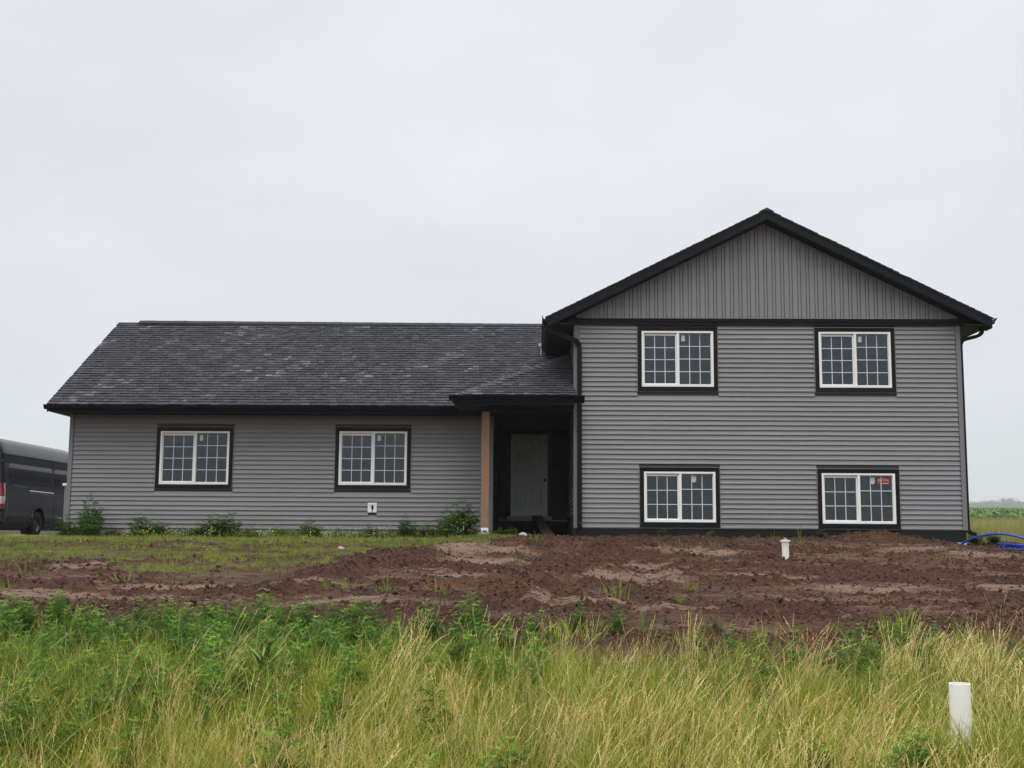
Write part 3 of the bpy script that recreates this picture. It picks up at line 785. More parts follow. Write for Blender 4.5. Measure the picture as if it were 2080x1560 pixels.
# door
mb = MB()
mb.box(DX0 - .10, DX0 - .004, YD - .03, YD + .05, DZ0 - .02, DZ1 + .1); mb.box(DX1 + .004, DX1 + .10, YD - .03, YD + .05, DZ0 - .02, DZ1 + .1); mb.box(DX0 - .004, DX1 + .004, YD - .03, YD + .05, DZ1 + .004, DZ1 + .1)
hb(mb, 'door_frame', M_BLACK)
mb = MB(); W = DX1 - DX0
yf = YD + .012
us = [0, .13, .40, .512, .782, W]; zs = [0, .24, .82, .97, 1.60, 1.72, 1.92, DZ1 - DZ0]
mb.box(DX0, DX1, yf + .036, yf + .050, DZ0, DZ1)
cells = [(1, 1), (1, 3), (1, 5), (3, 1), (3, 3), (3, 5)]
for i in range(5):
    for j in range(7):
        if (i, j) in cells:
            a, b_, c, d = DX0 + us[i], DX0 + us[i + 1], DZ0 + zs[j], DZ0 + zs[j + 1]
            g = .055
            mb.add([(a, yf, c), (b_, yf, c), (b_, yf, d), (a, yf, d), (a + .026, yf + .034, c + .026), (b_ - .026, yf + .034, c + .026), (b_ - .026, yf + .034, d - .026), (a + .026, yf + .034, d - .026),
                    (a + g, yf + .003, c + g), (b_ - g, yf + .003, c + g), (b_ - g, yf + .003, d - g), (a + g, yf + .003, d - g)],
                   [(0, 1, 5, 4), (1, 2, 6, 5), (2, 3, 7, 6), (3, 0, 4, 7), (4, 5, 9, 8), (5, 6, 10, 9), (6, 7, 11, 10), (7, 4, 8, 11), (8, 9, 10, 11)])
        else:
            mb.quad((DX0 + us[i], yf, DZ0 + zs[j]), (DX0 + us[i + 1], yf, DZ0 + zs[j]), (DX0 + us[i + 1], yf, DZ0 + zs[j + 1]), (DX0 + us[i], yf, DZ0 + zs[j + 1]))
door = hb(mb, 'door', M_DOOR); door['label'] = 'white six-panel entrance door deep in the porch recess'
kx, kz = DX1 - .07, DZ0 + .885
mb = MB(); mb.tube([(kx, yf, kz), (kx, yf - .012, kz), (kx, yf - .013, kz), (kx, yf - .03, kz), (kx, yf - .045, kz), (kx, yf - .06, kz), (kx, yf - .068, kz)], [.034, .034, .014, .014, .03, .028, .012], 14)
hb(mb, 'door_knob', M_KNOB, door, smooth=40)
mb = MB(); mb.box(DX0 - .08, DX1 + .10, YD - .10, YD, .447, .530); mb.box(DX0 - .02, DX1 + .02, YD - .06, YD + .04, .530, .548)
hb(mb, 'door_sill', M_SILL)
mb = MB(); mb.box(XW1 + .0, XR0, YD - .03, YD, -.5, .42); hb(mb, 'foundation', M_FOUND)
# wing foundation of concrete blocks
fnd = MB(); fnd.box(XW0 + .03, XW1 - .0, YL + .03, YL + .2, -.5, ZW0 - .018); fnd.box(XW0 + .04, XW0 + .2, YL + .2, 34.4, -.5, ZW0 - .018)
fnd = hb(fnd, 'foundation', M_CONC)
for row in range(2):
    x = XW0 - (.0 if row == 0 else .2)
    zt = ZW0 - .02 - row * .203; 
    while x < XW1:
        a, b_ = max(x, XW0), min(x + .398, XW1 - .005)
        if b_ - a > .05:
            dy = random.uniform(-.003, .003)
            hb(MB().box(a, b_, YL + .002 + dy, YL + .03, zt - .193, zt), 'concrete_block', M_BLOCK, fnd)
        x += .406
for a, b_ in ((XW0 - .22, XW0 + .19), (XW0 + .20, XW0 + .50)):
    hb(MB().box(a, b_, YL - .12, YL - .004, -.35, -.062), 'concrete_block', M_BLOCK, fnd)

# --- wing roof
SLW = .5977
EY, EZ = 26.44, 2.862
WX0, WX1 = -10.80, XR0 - .002
RY = 30.79; RZ_ = EZ + SLW * (RY - EY)
slw = math.sqrt(1 + SLW * SLW)
mb = MB()
zz = lambda yv: EZ + SLW * (yv - EY)
mb.hexa([(WX0, EY, EZ - .13), (WX1, EY, EZ - .13), (WX1, RY, RZ_ - .13), (WX0, RY, RZ_ - .13), (WX0, EY, EZ - .012), (WX1, EY, EZ - .012), (WX1, RY, RZ_ - .012), (WX0, RY, RZ_ - .012)])
yb2 = 2 * RY - EY
mb.hexa([(WX0, RY, RZ_ - .13), (WX1, RY, RZ_ - .13), (WX1, yb2, EZ - .13), (WX0, yb2, EZ - .13), (WX0, RY, RZ_ - .012), (WX1, RY, RZ_ - .012), (WX1, yb2, EZ - .012), (WX0, yb2, EZ - .012)])
roofW = hb(mb, 'roof', M_SHD); roofW['label'] = 'long low shingle roof over the single-storey wing'
PXR = -1.66      # left eave line of porch roof
def clipW(s_):
    return (0, 99)
tabs = shingle_rows((WX0 - .02, EY, EZ), (1, 0, 0), (0, 1 / slw, SLW / slw), WX1 - WX0 + .02, (RY - EY) * slw - .03, seed=501)
shingles(roofW, tabs, 235)
tabs = shingle_rows((WX1, yb2, EZ), (-1, 0, 0), (0, -1 / slw, SLW / slw), WX1 - WX0 + .02, (RY - EY) * slw - .03, seed=502)
shingles(roofW, tabs, 0)
mb = MB()
mb.add([(WX0, EY, EZ - .0), (WX0, RY, RZ_ - .0), (WX0, RY, RZ_ - .17), (WX0, EY, EZ - .17), (WX0 + .02, EY, EZ - .0), (WX0 + .02, RY, RZ_ - .0), (WX0 + .02, RY, RZ_ - .17), (WX0 + .02, EY, EZ - .17)],
       [(0, 1, 2, 3), (7, 6, 5, 4), (0, 4, 5, 1), (3, 2, 6, 7), (0, 3, 7, 4)])
mb.add([(WX0, yb2, EZ - .0), (WX0, RY, RZ_ - .0), (WX0, RY, RZ_ - .17), (WX0, yb2, EZ - .17), (WX0 + .02, yb2, EZ - .0), (WX0 + .02, RY, RZ_ - .0), (WX0 + .02, RY, RZ_ - .17), (WX0 + .02, yb2, EZ - .17)],
       [(3, 2, 1, 0), (4, 5, 6, 7), (1, 5, 4, 0), (7, 6, 2, 3)])
hb(mb, 'rake_board', M_BLACK, roofW)
mb = MB(); mb.box(WX0, -1.7, EY, EY + .02, EZ - .155, EZ - .016); hb(mb, 'fascia', M_BLACK, roofW)
mb = MB(); mb.box(WX0 + .03, -.99, EY + .02, YL - .02, EZ - .155, EZ - .14)
mb.box(WX0 + .03, WX0 + .32, YL - .02, 34.9, EZ - .155, EZ - .14)
hb(mb, 'soffit', M_SOFF, roofW)
mb = MB(); gutter(mb, (WX0 - .04, EY), (-1.75, EY), (0, -1), EZ - .012, .10, .11); hb(mb, 'gutter', M_BLACK, roofW)
# ridge vent, stops short of the left end
mb = MB(); x0, x1 = -10.26, .2
prof = [(0, -.17, -.075), (0, -.17, -.035), (0, -.155, -.022), (0, 0, .052), (0, .155, -.022), (0, .17, -.035), (0, .17, -.075), (0, 0, .02)]
n = 26
for i in range(n):
    a = x0 + (x1 - x0) * i / n; b_ = x0 + (x1 - x0) * (i + 1) / n
    za, zb_ = (.012 - .055 * i / n), (.012 - .055 * i / n) + random.uniform(-.004, .004)
    mb.prism(prof, (a, RY, RZ_ + za), (b_ + .01, RY, RZ_ + zb_))
hb(mb, 'ridge_vent', M_SHINGLE, roofW, attrs={'tone': [.30] * len(mb.v)})
mb = MB(); mb.add([(WX0 - .02, RY - .14, RZ_ - .075), (WX0 - .02, RY, RZ_ + .012), (WX0 - .02, RY + .14, RZ_ - .075), (-10.25, RY - .14, RZ_ - .075), (-10.25, RY, RZ_ + .012), (-10.25, RY + .14, RZ_ - .075)], [(0, 1, 4, 3), (1, 2, 5, 4), (0, 2, 1)])
hb(mb, 'ridge_cap', M_SHINGLE, roofW, attrs={'tone': [.35] * len(mb.v)})
# little plumbing vent by the upper gutter
mb = MB(); vx, vy = .115, 29.0; vz = zz(vy)
mb.tube([(vx, vy, vz - .05), (vx, vy, vz + .20)], .022, 8); mb.tube([(vx + .07, vy, vz - .05), (vx + .07, vy, vz + .2)], .010, 6); mb.box(vx - .06, vx + .10, vy - .06, vy + .06, vz + .20, vz + .27)
hb(mb, 'vent_stub', M_GALV, roofW)

# --- porch roof (hip)
PEY, PEZ, PS = 24.94, 2.935, .5
PXL = -1.69
run = XR0 - PXL
top = (XR0 - .004, PEY + run, PEZ + PS * run)
mb = MB()
mb.add([(PXL, PEY, PEZ - .012), (XR0 - .004, PEY, PEZ - .012), (top[0], top[1], top[2] - .012), (PXL, PEY, PEZ - .10), (XR0 - .004, PEY, PEZ - .10), (top[0], top[1], top[2] - .10), (PXL, 29.4, PEZ - .012), (top[0], 29.4, top[2] - .012)],
       [(0, 1, 2), (0, 3, 4, 1), (0, 2, 7, 6)])
roofP = hb(mb, 'roof', M_SHD); roofP['label'] = 'small hipped shingle roof over the entrance porch'
sp = math.sqrt(1 + PS * PS)
tabs = shingle_rows((PXL, PEY, PEZ), (1, 0, 0), (0, 1 / sp, PS / sp), run, run * sp, clip=lambda s_: (s_ / sp, 99), seed=601)
shingles(roofP, tabs, 65)
tabs = shingle_rows((PXL, PEY, PEZ), (0, 1, 0), (1 / sp, 0, PS / sp), 4.4, run * sp, clip=lambda s_: (s_ / sp, 99), seed=602)
shingles(roofP, tabs, 0)
# hip caps, each lapping the one below
hd = Vector((top[0] - PXL, top[1] - PEY, top[2] - PEZ)); hl = hd.length; hd.normalize()
sx = Vector((1, -1, 0)).normalized(); nn_ = int(hl / .143)
for i in range(nn_):
    p = Vector((PXL, PEY, PEZ)) + hd * (i * .143 - .01); q = p + hd * .19
    up = Vector((0, 0, 1)); dn = Vector((0, 0, -.052))
    mb = MB(); th = .016
    vv = [p + sx * .145 + dn + up * th, p + up * (th + .008), p - sx * .145 + dn + up * th, q + sx * .145 + dn + up * .012, q + up * .018, q - sx * .145 + dn + up * .012]
    mb.add(vv, [(0, 3, 4, 1), (1, 4, 5, 2), (0, 1, 2)])
    mb.add([p + sx * .145 + dn, p - sx * .145 + dn, vv[0], vv[2], vv[1], p], [(0, 2, 4, 5), (5, 4, 3, 1)])
    hb(mb, 'hip_cap', M_SHINGLE, roofP, attrs={'tone': [.50 + .12 * random.random()] * len(mb.v)})
# wall flashing beside the porch roof slope
mb = MB()
mb.add([(XR0 - .016, PEY + .4, PEZ + PS * .4 + .0), (XR0 - .016, top[1] + .3, top[2] + .15), (XR0 - .016, top[1] + .3, top[2] + .22), (XR0 - .016, PEY + .4, PEZ + PS * .4 + .075)], [(0, 1, 2, 3)])
hb(mb, 'wall_flashing', M_SIDEB, roofP)
mb = MB()
mb.box(PXL, .99, PEY, PEY + .02, PEZ - .165, PEZ - .02); mb.box(PXL, PXL + .02, PEY + .02, 26.6, PEZ - .165, PEZ - .02)
hb(mb, 'fascia', M_BLACK, roofP)
mb = MB(); mb.box(PXL + .02, XR0 - .03, PEY + .02, YD, PEZ - .195, PEZ - .165); hb(mb, 'soffit', M_SOFF, roofP)
mb = MB(); mb.box(-1.16, XR0 - .03, 25.52, 25.68, PEZ - .29, PEZ - .195); hb(mb, 'porch_beam', M_SOFF, roofP)
mb = MB(); gutter(mb, (PXL - .11, PEY), (1.0, PEY), (0, -1), PEZ - .012, .115, .11); hb(mb, 'gutter', M_BLACK, roofP)
mb = MB(); gutter(mb, (PXL, PEY - .10), (PXL, 26.38), (-1, 0), PEZ - .012, .115, .11); hb(mb, 'gutter', M_BLACK, roofP)
# porch post on pier
px0, px1, py0 = -1.148, -.984, 25.52
mb = MB(); mb.box(px0, px1, py0, py0 + .15, .205, PEZ - .29)
post = hb(mb, 'porch_post', M_WOODP); post['label'] = 'bare reddish cedar post holding up the porch corner'
mb = MB(); mb.box(px0 + .004, px1 - .004, py0 - .006, py0 + .156, .150, .205); mb.box(px0 + .012, px0 + .038, py0, py0 + .15, .118, .150); mb.box(px1 - .038, px1 - .012, py0, py0 + .15, .118, .150)
hb(mb, 'post_base', M_WHITE, post)
mb = MB(); mb.box(px0 - .025, px1 + .022, py0 - .02, py0 + .19, -.5, .118); hb(mb, 'pier', M_CONC, post)

# --- windows
pane_cache = {}
def window(w, yy, stick=None, red=False):
    x0, x1, z0, z1, rows = w; xm = (x0 + x1) / 2 + .01; fw = .046
    mb = MB()      # fixed white frame
    yo = yy - .042
    mb.box(x0, x0 + fw, yo, yy + .07, z0, z1); mb.box(x1 - fw, x1, yo, yy + .07, z0, z1)
    mb.box(x0 + fw, x1 - fw, yo + .001, yy + .069, z0, z0 + fw); mb.box(x0 + fw, x1 - fw, yo + .001, yy + .069, z1 - fw * .8, z1)
    mb.box(xm - .024, xm + .024, yo + .004, yy + .068, z0 + fw, z1 - fw * .8)
    win = hb(mb, 'window', M_WHITE)
    mb = MB(); T = TR      # black surround, stepped
    for (a, b_, c, d) in ((x0 - T, x0 - .001, z0 - T - .012, z1 + T), (x1 + .001, x1 + T, z0 - T - .012, z1 + T), (x0 - .001, x1 + .001, z1 + .001, z1 + T), (x0 - .001, x1 + .001, z0 - T - .012, z0 - .001)):
        mb.box(a, b_, yy - .034, yy + .0, c, d)
    for (a, b_, c, d) in ((x0 - T - .0, x1 + T, z1 + T - .028, z1 + T + .001), (x0 - T, x1 + T, z0 - T - .013, z0 - T + .012)):
        mb.box(a, b_, yy - .044, yy - .034, c, d)
    hb(mb, 'trim', M_BLACK, win)
    mb = MB(); J = .011
    a0, a1, c0, c1 = x0 - T - J, x1 + T + J, z0 - T - .012 - J, z1 + T + J
    mb.box(a0, a0 + J, yy - .036, yy, c0, c1); mb.box(a1 - J, a1, yy - .036, yy, c0, c1)
    if c1 < 4.44: mb.box(a0 + J, a1 - J, yy - .036, yy, c1 - J, c1)
    if c0 > .3: mb.box(a0 + J, a1 - J, yy - .036, yy, c0, c0 + J)
    hb(mb, 'trim_channel', M_SIDEB, win)
    for side in (0, 1):
        a, b_ = (x0 + fw, xm - .024) if side == 0 else (xm + .024, x1 - fw)
        c, d = z0 + fw, z1 - fw * .8
        sw = .030 if side == 0 else .010; ys = yy - .006 if side == 0 else yy - .016
        topg = .030 if side == 0 else .0
        mb = MB()
        mb.box(a, a + sw * .55, ys, yy + .05, c, d - topg); mb.box(b_ - sw, b_, ys, yy + .05, c, d - topg)
        mb.box(a + sw * .55, b_ - sw, ys + .001, yy + .05, c, c + sw * .9); mb.box(a + sw * .55, b_ - sw, ys + .001, yy + .05, d - topg - sw * .8, d - topg)
        if side == 0: mb.box(a, b_, yy + .02, yy + .06, d - topg, d)
        hb(mb, 'sash', M_WHITE, win)
        a += sw * .55; b_ -= sw; c += sw * .9; d -= topg + sw * .8
        gw = .0155; yp = yy + .026
        mb = MB()
        for i in (1, 2):
            u = a + (b_ - a) * i / 3; mb.box(u - gw / 2, u + gw / 2, yp - .007, yp - .003, c, d)
        for j in range(1, rows):
            q = c + (d - c) * j / rows; mb.box(a, b_, yp - .0075, yp - .0035, q - gw / 2, q + gw / 2)
        hb(mb, 'grille', M_GRILLE, win)
        for i in range(3):
            for j in range(rows):
                u0 = a + (b_ - a) * i / 3; u1 = a + (b_ - a) * (i + 1) / 3; q0 = c + (d - c) * j / rows; q1 = c + (d - c) * (j + 1) / rows
                key = (round(u1 - u0, 4), round(q1 - q0, 4))
                if key not in pane_cache:
                    w_, h_ = u1 - u0, q1 - q0
                    pane_cache[key] = MB().box(-w_ / 2 + .0005, w_ / 2 - .0005, 0, .004, -h_ / 2 + .0005, h_ / 2 - .0005).mesh('pane', M_GLASS)
                o = link('pane', pane_cache[key], win, (((u0 + u1) / 2), yp - HO.y, (q0 + q1) / 2))
                o.rotation_euler = (random.uniform(-.003, .003), 0, random.uniform(-.003, .003))
        if side == 1:
            pw = (b_ - a) / 3; ph = (d - c) / rows
            if stick == 'first': sx0 = a + pw * .22; hb(MB().box(sx0, sx0 + .075, yp - .0025, yp - .0012, d - .16, d - .035), 'sticker', M_STICK, win)
            if stick == 'second': 
                sx0 = a + pw * 1.04; o = MB().add([(sx0, yp - .002, d - .165), (sx0 + .055, yp - .002, d - .175), (sx0 + .085, yp - .002, d - .13), (sx0 + .085, yp - .002, d - .03), (sx0, yp - .002, d - .03)], [(0, 1, 2, 3, 4)]); hb(o, 'sticker', M_STICK, win)
            if red:
                rx0, rx1, q0, q1 = a + pw * 1.66, b_ - pw * .25, d - .17, d - .02
                o = MB(); o.box(rx0, rx1, yp - .0026, yp - .0016, q0, q1)
                nseg = 14
                for base, hw in ((q1 - .052, .0065), (q1 - .080, .0065)):
                    for k in range(nseg):
                        u0 = rx0 + .01 + (rx1 - rx0 - .012) * k / nseg; u1 = rx0 + .01 + (rx1 - rx0 - .012) * (k + 1) / nseg
                        f_ = lambda u_: base + .016 * math.sin((u_ - rx0) / (rx1 - rx0) * 5.2 - 1.2)
                        o.quad((u0, yp - .0032, f_(u0) - hw), (u1, yp - .0032, f_(u1) - hw), (u1, yp - .0032, f_(u1) + hw), (u0, yp - .0032, f_(u0) + hw), 1)
                o.box(rx0 + (rx1 - rx0) * .45, rx1 - .006, yp - .0034, yp - .0027, q0 + .006, q0 + .020, 1)
                o = hb(o, 'printed_sheet', [M_RED, M_CREAM], win); o['label'] = 'red sheet with wavy pale stripes taped inside the glass'
    return win
w = window(WR[0], YR, 'first'); w['label'] = 'upper floor sliding window nearest the downspout'
w = window(WR[1], YR, 'first'); w['label'] = 'upper floor sliding window nearest the right corner'
w = window(WR[2], YR, 'second'); w['label'] = 'ground level sliding window, left of the two'
w = window(WR[3], YR, 'second', True); w['label'] = 'ground level sliding window with a red sheet inside the glass'
w = window(WL[0], YL, 'first'); w['label'] = 'wing window nearest the parked van'
w = window(WL[1], YL, 'first'); w['label'] = 'wing window above the small white outlet box'

# outlet box on wing wall
a, b_, c, d = BX
mb = MB(); f_ = .045
mb.box(a, a + f_, YL - .03, YL, c, d); mb.box(b_ - f_, b_, YL - .03, YL, c, d); mb.box(a + f_, b_ - f_, YL - .029, YL, c, c + f_); mb.box(a + f_, b_ - f_, YL - .029, YL, d - f_, d)
mb.box(a + f_, b_ - f_, YL - .012, YL, c + f_, d - f_)
obx = hb(mb, 'outlet_box', M_WHITE)
xm, zm = (a + b_) / 2 + .005, (c + d) / 2
mb = MB(); mb.tube([(xm, YL - .013, zm - .02), (xm, YL - .024, zm - .02)], .027, 12); mb.tube([(xm, YL - .0135, zm + .022), (xm, YL - .0245, zm + .022)], .024, 12); mb.box(xm - .024, xm + .024, YL - .0235, YL - .013, zm - .02, zm + .02)
mb.tube([(xm, YL - .02, zm - .03), (xm, YL - .05, zm - .07), (xm - .01, YL - .05, c - .005)], .008, 6)
hb(mb, 'socket', M_KNOB, obx)

# ------------------------------------------------------------------ plank ramp up to the door sill
p0 = Vector((.02, 30.28, .555)); p1 = Vector((.335, 26.35, .02))
dr = (p1 - p0).normalized(); sd_ = Vector((1, .05, 0)).normalized(); up = dr.cross(sd_).normalized()
if up.z < 0: up = -up
mb = MB(); nseg = 8; W2 = .118
for i in range(nseg):
    a = p0.lerp(p1, i / nseg); b_ = p0.lerp(p1, (i + 1) / nseg)
    s0 = -.02 * math.sin(math.pi * i / nseg); s1 = -.02 * math.sin(math.pi * (i + 1) / nseg)
    a = a + up * s0; b_ = b_ + up * s1; t_ = up * .038
    mb.hexa([a - sd_ * W2 - t_, a + sd_ * W2 - t_, b_ + sd_ * W2 - t_, b_ - sd_ * W2 - t_, a - sd_ * W2, a + sd_ * W2, b_ + sd_ * W2, b_ - sd_ * W2])
mb.v = [(v_[0] - p1.x, v_[1] - p1.y, v_[2] - p1.z) for v_ in mb.v]
tag(mb.build('plank', M_PLANK, loc=p1), 'muddy brown plank sloping from the dirt up to the front door sill', 'plank')

# ------------------------------------------------------------------ white pipes
def pipe(name, x, y, zt, r, label, cap=False, notch=False):
    zb = float(h(x, y)) - .25
    mb = MB(); n = 28; prof = [(r * .99, zb - zt), (r, -.01), (r * .985, 0), (r * .86, 0), (r * .85, -.02), (r * .85, -.5)]
    for (rr_, z_) in prof:
        for j in range(n): mb.v.append((rr_ * math.cos(2 * math.pi * j / n), rr_ * math.sin(2 * math.pi * j / n), z_))
    for i in range(len(prof) - 1):
        for j in range(n): mb.f.append((i * n + j, i * n + (j + 1) % n, (i + 1) * n + (j + 1) % n, (i + 1) * n + j)); mb.m.append(0)
    o = empty(name, (x, y, zt)); tag(o, label, 'pipe')
    mb.build('pipe_wall', M_PVC, o, smooth=50)
    if cap:
        mc = MB(); 
        mc.tube([(0, 0, -.085), (0, 0, -.018), (0, 0, -.016), (0, 0, .0), (0, 0, .002)], [r * 1.08, r * 1.08, r * 1.45, r * 1.45, r * 1.4], n)
        mc.build('collar', M_PVC, o, smooth=40)
        mc = MB(); mc.tube([(0, 0, .003), (0, 0, .018), (0, 0, .02), (0, 0, .045)], [r * .9, r * .9, r * .35, r * .3], 16); mc.build('cap', M_GALV, o, smooth=40)
    o.rotation_euler = (R(1.0), R(-.7), 0)
    return o
pipe('capped_pipe', 3.94, 19.4, -.012, .0545, 'short white plastic pipe with a wide cap standing in the bare dirt', cap=True)
pipe('open_pipe', 2.325, 6.85, -.775, .057, 'open white plastic pipe standing upright in the tall foreground grass')

# ------------------------------------------------------------------ blue pipe coil
coil = empty('water_pipe_coil', (9.6, 23.1, float(h(9.6, 23.1))))
tag(coil, 'loose coil of blue water pipe on dirt by the right house corner', 'pipe coil')
mb = MB()
cx, cy = 9.62, 23.1
pts = []
for i in range(0, 216):
    t_ = i / 36.0 * 2 * math.pi * 1.0
    rr_ = .74 + .11 * math.sin(t_ * .37) + .08 * math.sin(t_ * .23 + 1); k = i / 216
    x = cx + .05 * math.sin(t_ * .11) + rr_ * 1.12 * math.cos(t_); y = cy + .06 * math.cos(t_ * .13) + rr_ * math.sin(t_)
    pts.append((x, y, float(base_h(x, y)) + .05 + .10 * k + .022 * math.sin(t_ * 1.7) + .012 * math.sin(t_ * .9)))
mb.tube([(p[0] - coil.location.x, p[1] - coil.location.y, p[2] - coil.location.z) for p in pts], .017, 7)
mb.build('loops', M_BLUE, coil, smooth=60)
mb = MB(); arc = []
keys = [(1930, 1118, 24.7), (1948, 1108, 24.6), (1970, 1096, 24.4), (1995, 1088, 24.2), (2022, 1084.5, 24.0), (2050, 1086.5, 23.8), (2078, 1093, 23.6), (2105, 1104, 23.4), (2130, 1116, 23.3), (2150, 1126, 23.2)]
for (a, b_, yy) in keys:
    d = ray(a, b_); d = d * (yy / d.y); arc.append(d)
sm = []
for i in range(len(arc) - 1):
    p_ = arc[max(i - 1, 0)]; q_ = arc[i]; r_ = arc[i + 1]; s_ = arc[min(i + 2, len(arc) - 1)]
    for k in range(4):
        t_ = k / 4; sm.append(.5 * ((2 * q_) + (-p_ + r_) * t_ + (2 * p_ - 5 * q_ + 4 * r_ - s_) * t_ ** 2 + (-p_ + 3 * q_ - 3 * r_ + s_) * t_ ** 3))
sm.append(arc[-1])
mb.tube([p - coil.location for p in sm], .021, 8); mb.build('rising_end', M_BLUE, coil, smooth=60)

# ------------------------------------------------------------------ van
M_PAINT = mat('black_van_paint', (.008, .008, .0095), .40, .1, coat=.7)
M_TYRE = mat('tyre_rubber', (.018, .018, .018), .85, .2)
M_RIM = mat('dull_steel', (.10, .095, .10), .45, .5, metal=.6)
M_PLAS = mat('black_plastic', (.02, .02, .021), .55, .4)
M_VGL = mat('van_glass', (.006, .006, .007), .16, .3, coat=.25)
M_TAILR = mat('red_lens', (.22, .005, .010), .12, .6, coat=.8)
M_TAILC = mat('clear_lens', (.50, .42, .40), .12, .6, coat=.8)
M_GLINT = mat('rail_glint', (.55, .55, .57), .2, .6, metal=.8)  # light metal colour paints the reflections on the sliding door rail
VX, VY = -15.44, 32.65
VZ = float(base_h(VX, 35)) + .03
van = empty('cargo_van', (VX, VY, VZ))
tag(van, 'black high-roof cargo van parked on gravel beyond the left end of the house', 'van')
HWID = [(.24, .93), (.38, 1.0), (.55, 1.035), (.62, 1.02), (.80, 1.03), (1.02, 1.045), (1.10, 1.03), (1.28, 1.03), (1.34, 1.015), (1.42, 1.008), (1.60, .995), (1.95, .965), (2.18, .93), (2.22, .94), (2.40, .90), (2.56, .84), (2.66, .74), (2.72, .58), (2.745, .3), (2.75, 0)]
WC, WF, RA = 2.42, 6.35, .47
ys = sorted(set([0, .03, .10, .3, .8, 1.4, 1.8] + [WC + RA * math.cos(a_) for a_ in np.linspace(math.pi, 0, 13)] + [3.2, 3.55, 4.2, 4.8, 5.2, 5.65] + [WF + RA * math.cos(a_) for a_ in np.linspace(math.pi, 0, 13)] + [7.1, 7.3, 7.4]))
mb = MB(); NP = len(HWID)
for yv in ys:
    front = max(0, (yv - 5.6) / 1.8)
    topz = 2.75 if yv < 5.2 else float(np.interp(yv, [5.2, 5.65, 6.25, 6.8, 7.2, 7.4], [2.74, 2.55, 1.55, 1.25, 1.05, .75]))
    wsc = 1 - .10 * front ** 2 - (.035 if yv == 0 else 0) - (.012 if yv == .03 else 0)
    tz = 1.0 if yv > .04 else .992
    zb = .24
    for wc in (WC, WF):
        if abs(yv - wc) < RA: zb = max(zb, .38 + math.sqrt(RA * RA - (yv - wc) ** 2) - .02)
    for side in (1, -1):
        rowv = []
        for (z_, w_) in HWID:
            zz_ = .24 + (z_ - .24) * (topz - .24) / 2.51 if topz < 2.7 else z_
            if zz_ < zb: zz_ = zb
            lean = 0
            rowv.append((side * w_ * wsc, yv + (.10 * (z_ / 2.75) ** 3 if yv < .2 else 0) * (1 if yv == 0 else (.8 if yv < .05 else .5)), zz_ * tz))
        if side == 1: A_ = rowv
        else: B_ = rowv[::-1][1:]
    mb.v += A_ + B_
n = 2 * NP - 1
for i in range(len(ys) - 1):
    for j in range(n - 1): mb.f.append((i * n + j, i * n + j + 1, (i + 1) * n + j + 1, (i + 1) * n + j)); mb.m.append(0)
    mb.f.append((i * n + n - 1, i * n, (i + 1) * n, (i + 1) * n + n - 1)); mb.m.append(0)
mb.f.append(tuple(range(n))); mb.f.append(tuple((len(ys) - 1) * n + j for j in range(n - 1, -1, -1))); mb.m += [0, 0]
mb.build('body', M_PAINT, van, smooth=32)
SX = 1.03
def sidex(z_): return float(np.interp(z_, [a[0] for a in HWID], [a[1] for a in HWID]))
def vstrip(name, path, wdt, material, out=.006, parent=van, th=.010):
    "strip following the van's right side along (y, z) points"
    mb = MB(); k = len(path)
    for i, (y_, z_) in enumerate(path):
        a = Vector(path[min(i + 1, k - 1)]) - Vector(path[max(i - 1, 0)]); a.normalize(); nrm = Vector((-a.y, a.x)) * wdt / 2
        for sgn in (-1, 1):
            yy_, z2 = y_ + sgn * nrm.x, z_ + sgn * nrm.y
            mb.v.append((sidex(z2) + out, yy_, z2)); mb.v.append((sidex(z2) + out - th, yy_, z2))
    for i in range(k - 1):
        o = i * 4; mb.f += [(o, o + 2, o + 6, o + 4), (o, o + 4, o + 5, o + 1), (o + 2, o + 3, o + 7, o + 6)]; mb.m += [0] * 3
    return mb.build(name, material, parent)
M_SEAM = mat('door_seam', (.003, .003, .003), .8, .1)
vstrip('side_panel_seam', [(3.55, .45), (3.55, .9), (3.54, 1.3), (3.53, 1.8), (3.50, 2.30)], .016, M_SEAM, .0025)
vstrip('side_panel_seam', [(.42, 2.24), (1.5, 2.25), (3.5, 2.25), (4.9, 2.2)], .014, M_SEAM, .0035)
vstrip('side_panel_seam', [(3.5, 2.10), (4.6, 2.10)], .012, M_SEAM, .0025)
vstrip('door_rail_glint', [(1.75, 1.315), (3.52, 1.30)], .022, M_GLINT, .006)  # bright strips along the rail stand in for its reflections
vstrip('door_rail_glint', [(1.75, 1.255), (3.52, 1.24)], .012, M_GLINT, .006)
vstrip('door_rail_glint', [(.75, 1.43), (1.6, 1.40)], .010, M_GLINT, .003)
for (y0_, y1_) in ((.42, 3.44), (3.62, 4.95)):
    mb = MB(); zs_ = [1.46, 1.6, 1.75, 1.9, 2.02]
    ys_ = [y0_ + (y1_ - y0_) * i / 8 for i in range(9)]
    for z_ in zs_:
        for yy_ in ys_:
            ins = .05 if (z_ in (1.46, 2.02)) else 0
            yq = min(max(yy_, y0_ + ins), y1_ - ins); mb.v.append((sidex(z_) + .004, yq, z_))
    for i in range(4):
        for j in range(8): mb.f.append((i * 9 + j, i * 9 + j + 1, (i + 1) * 9 + j + 1, (i + 1) * 9 + j)); mb.m.append(0)
    mb.build('side_window', M_VGL, van)
vstrip('side_moulding', [(WC + .56, .50), (4.9, .50)], .10, M_PLAS, .012)
vstrip('side_moulding', [(.35, .52), (WC - .56, .52)], .12, M_PLAS, .012)
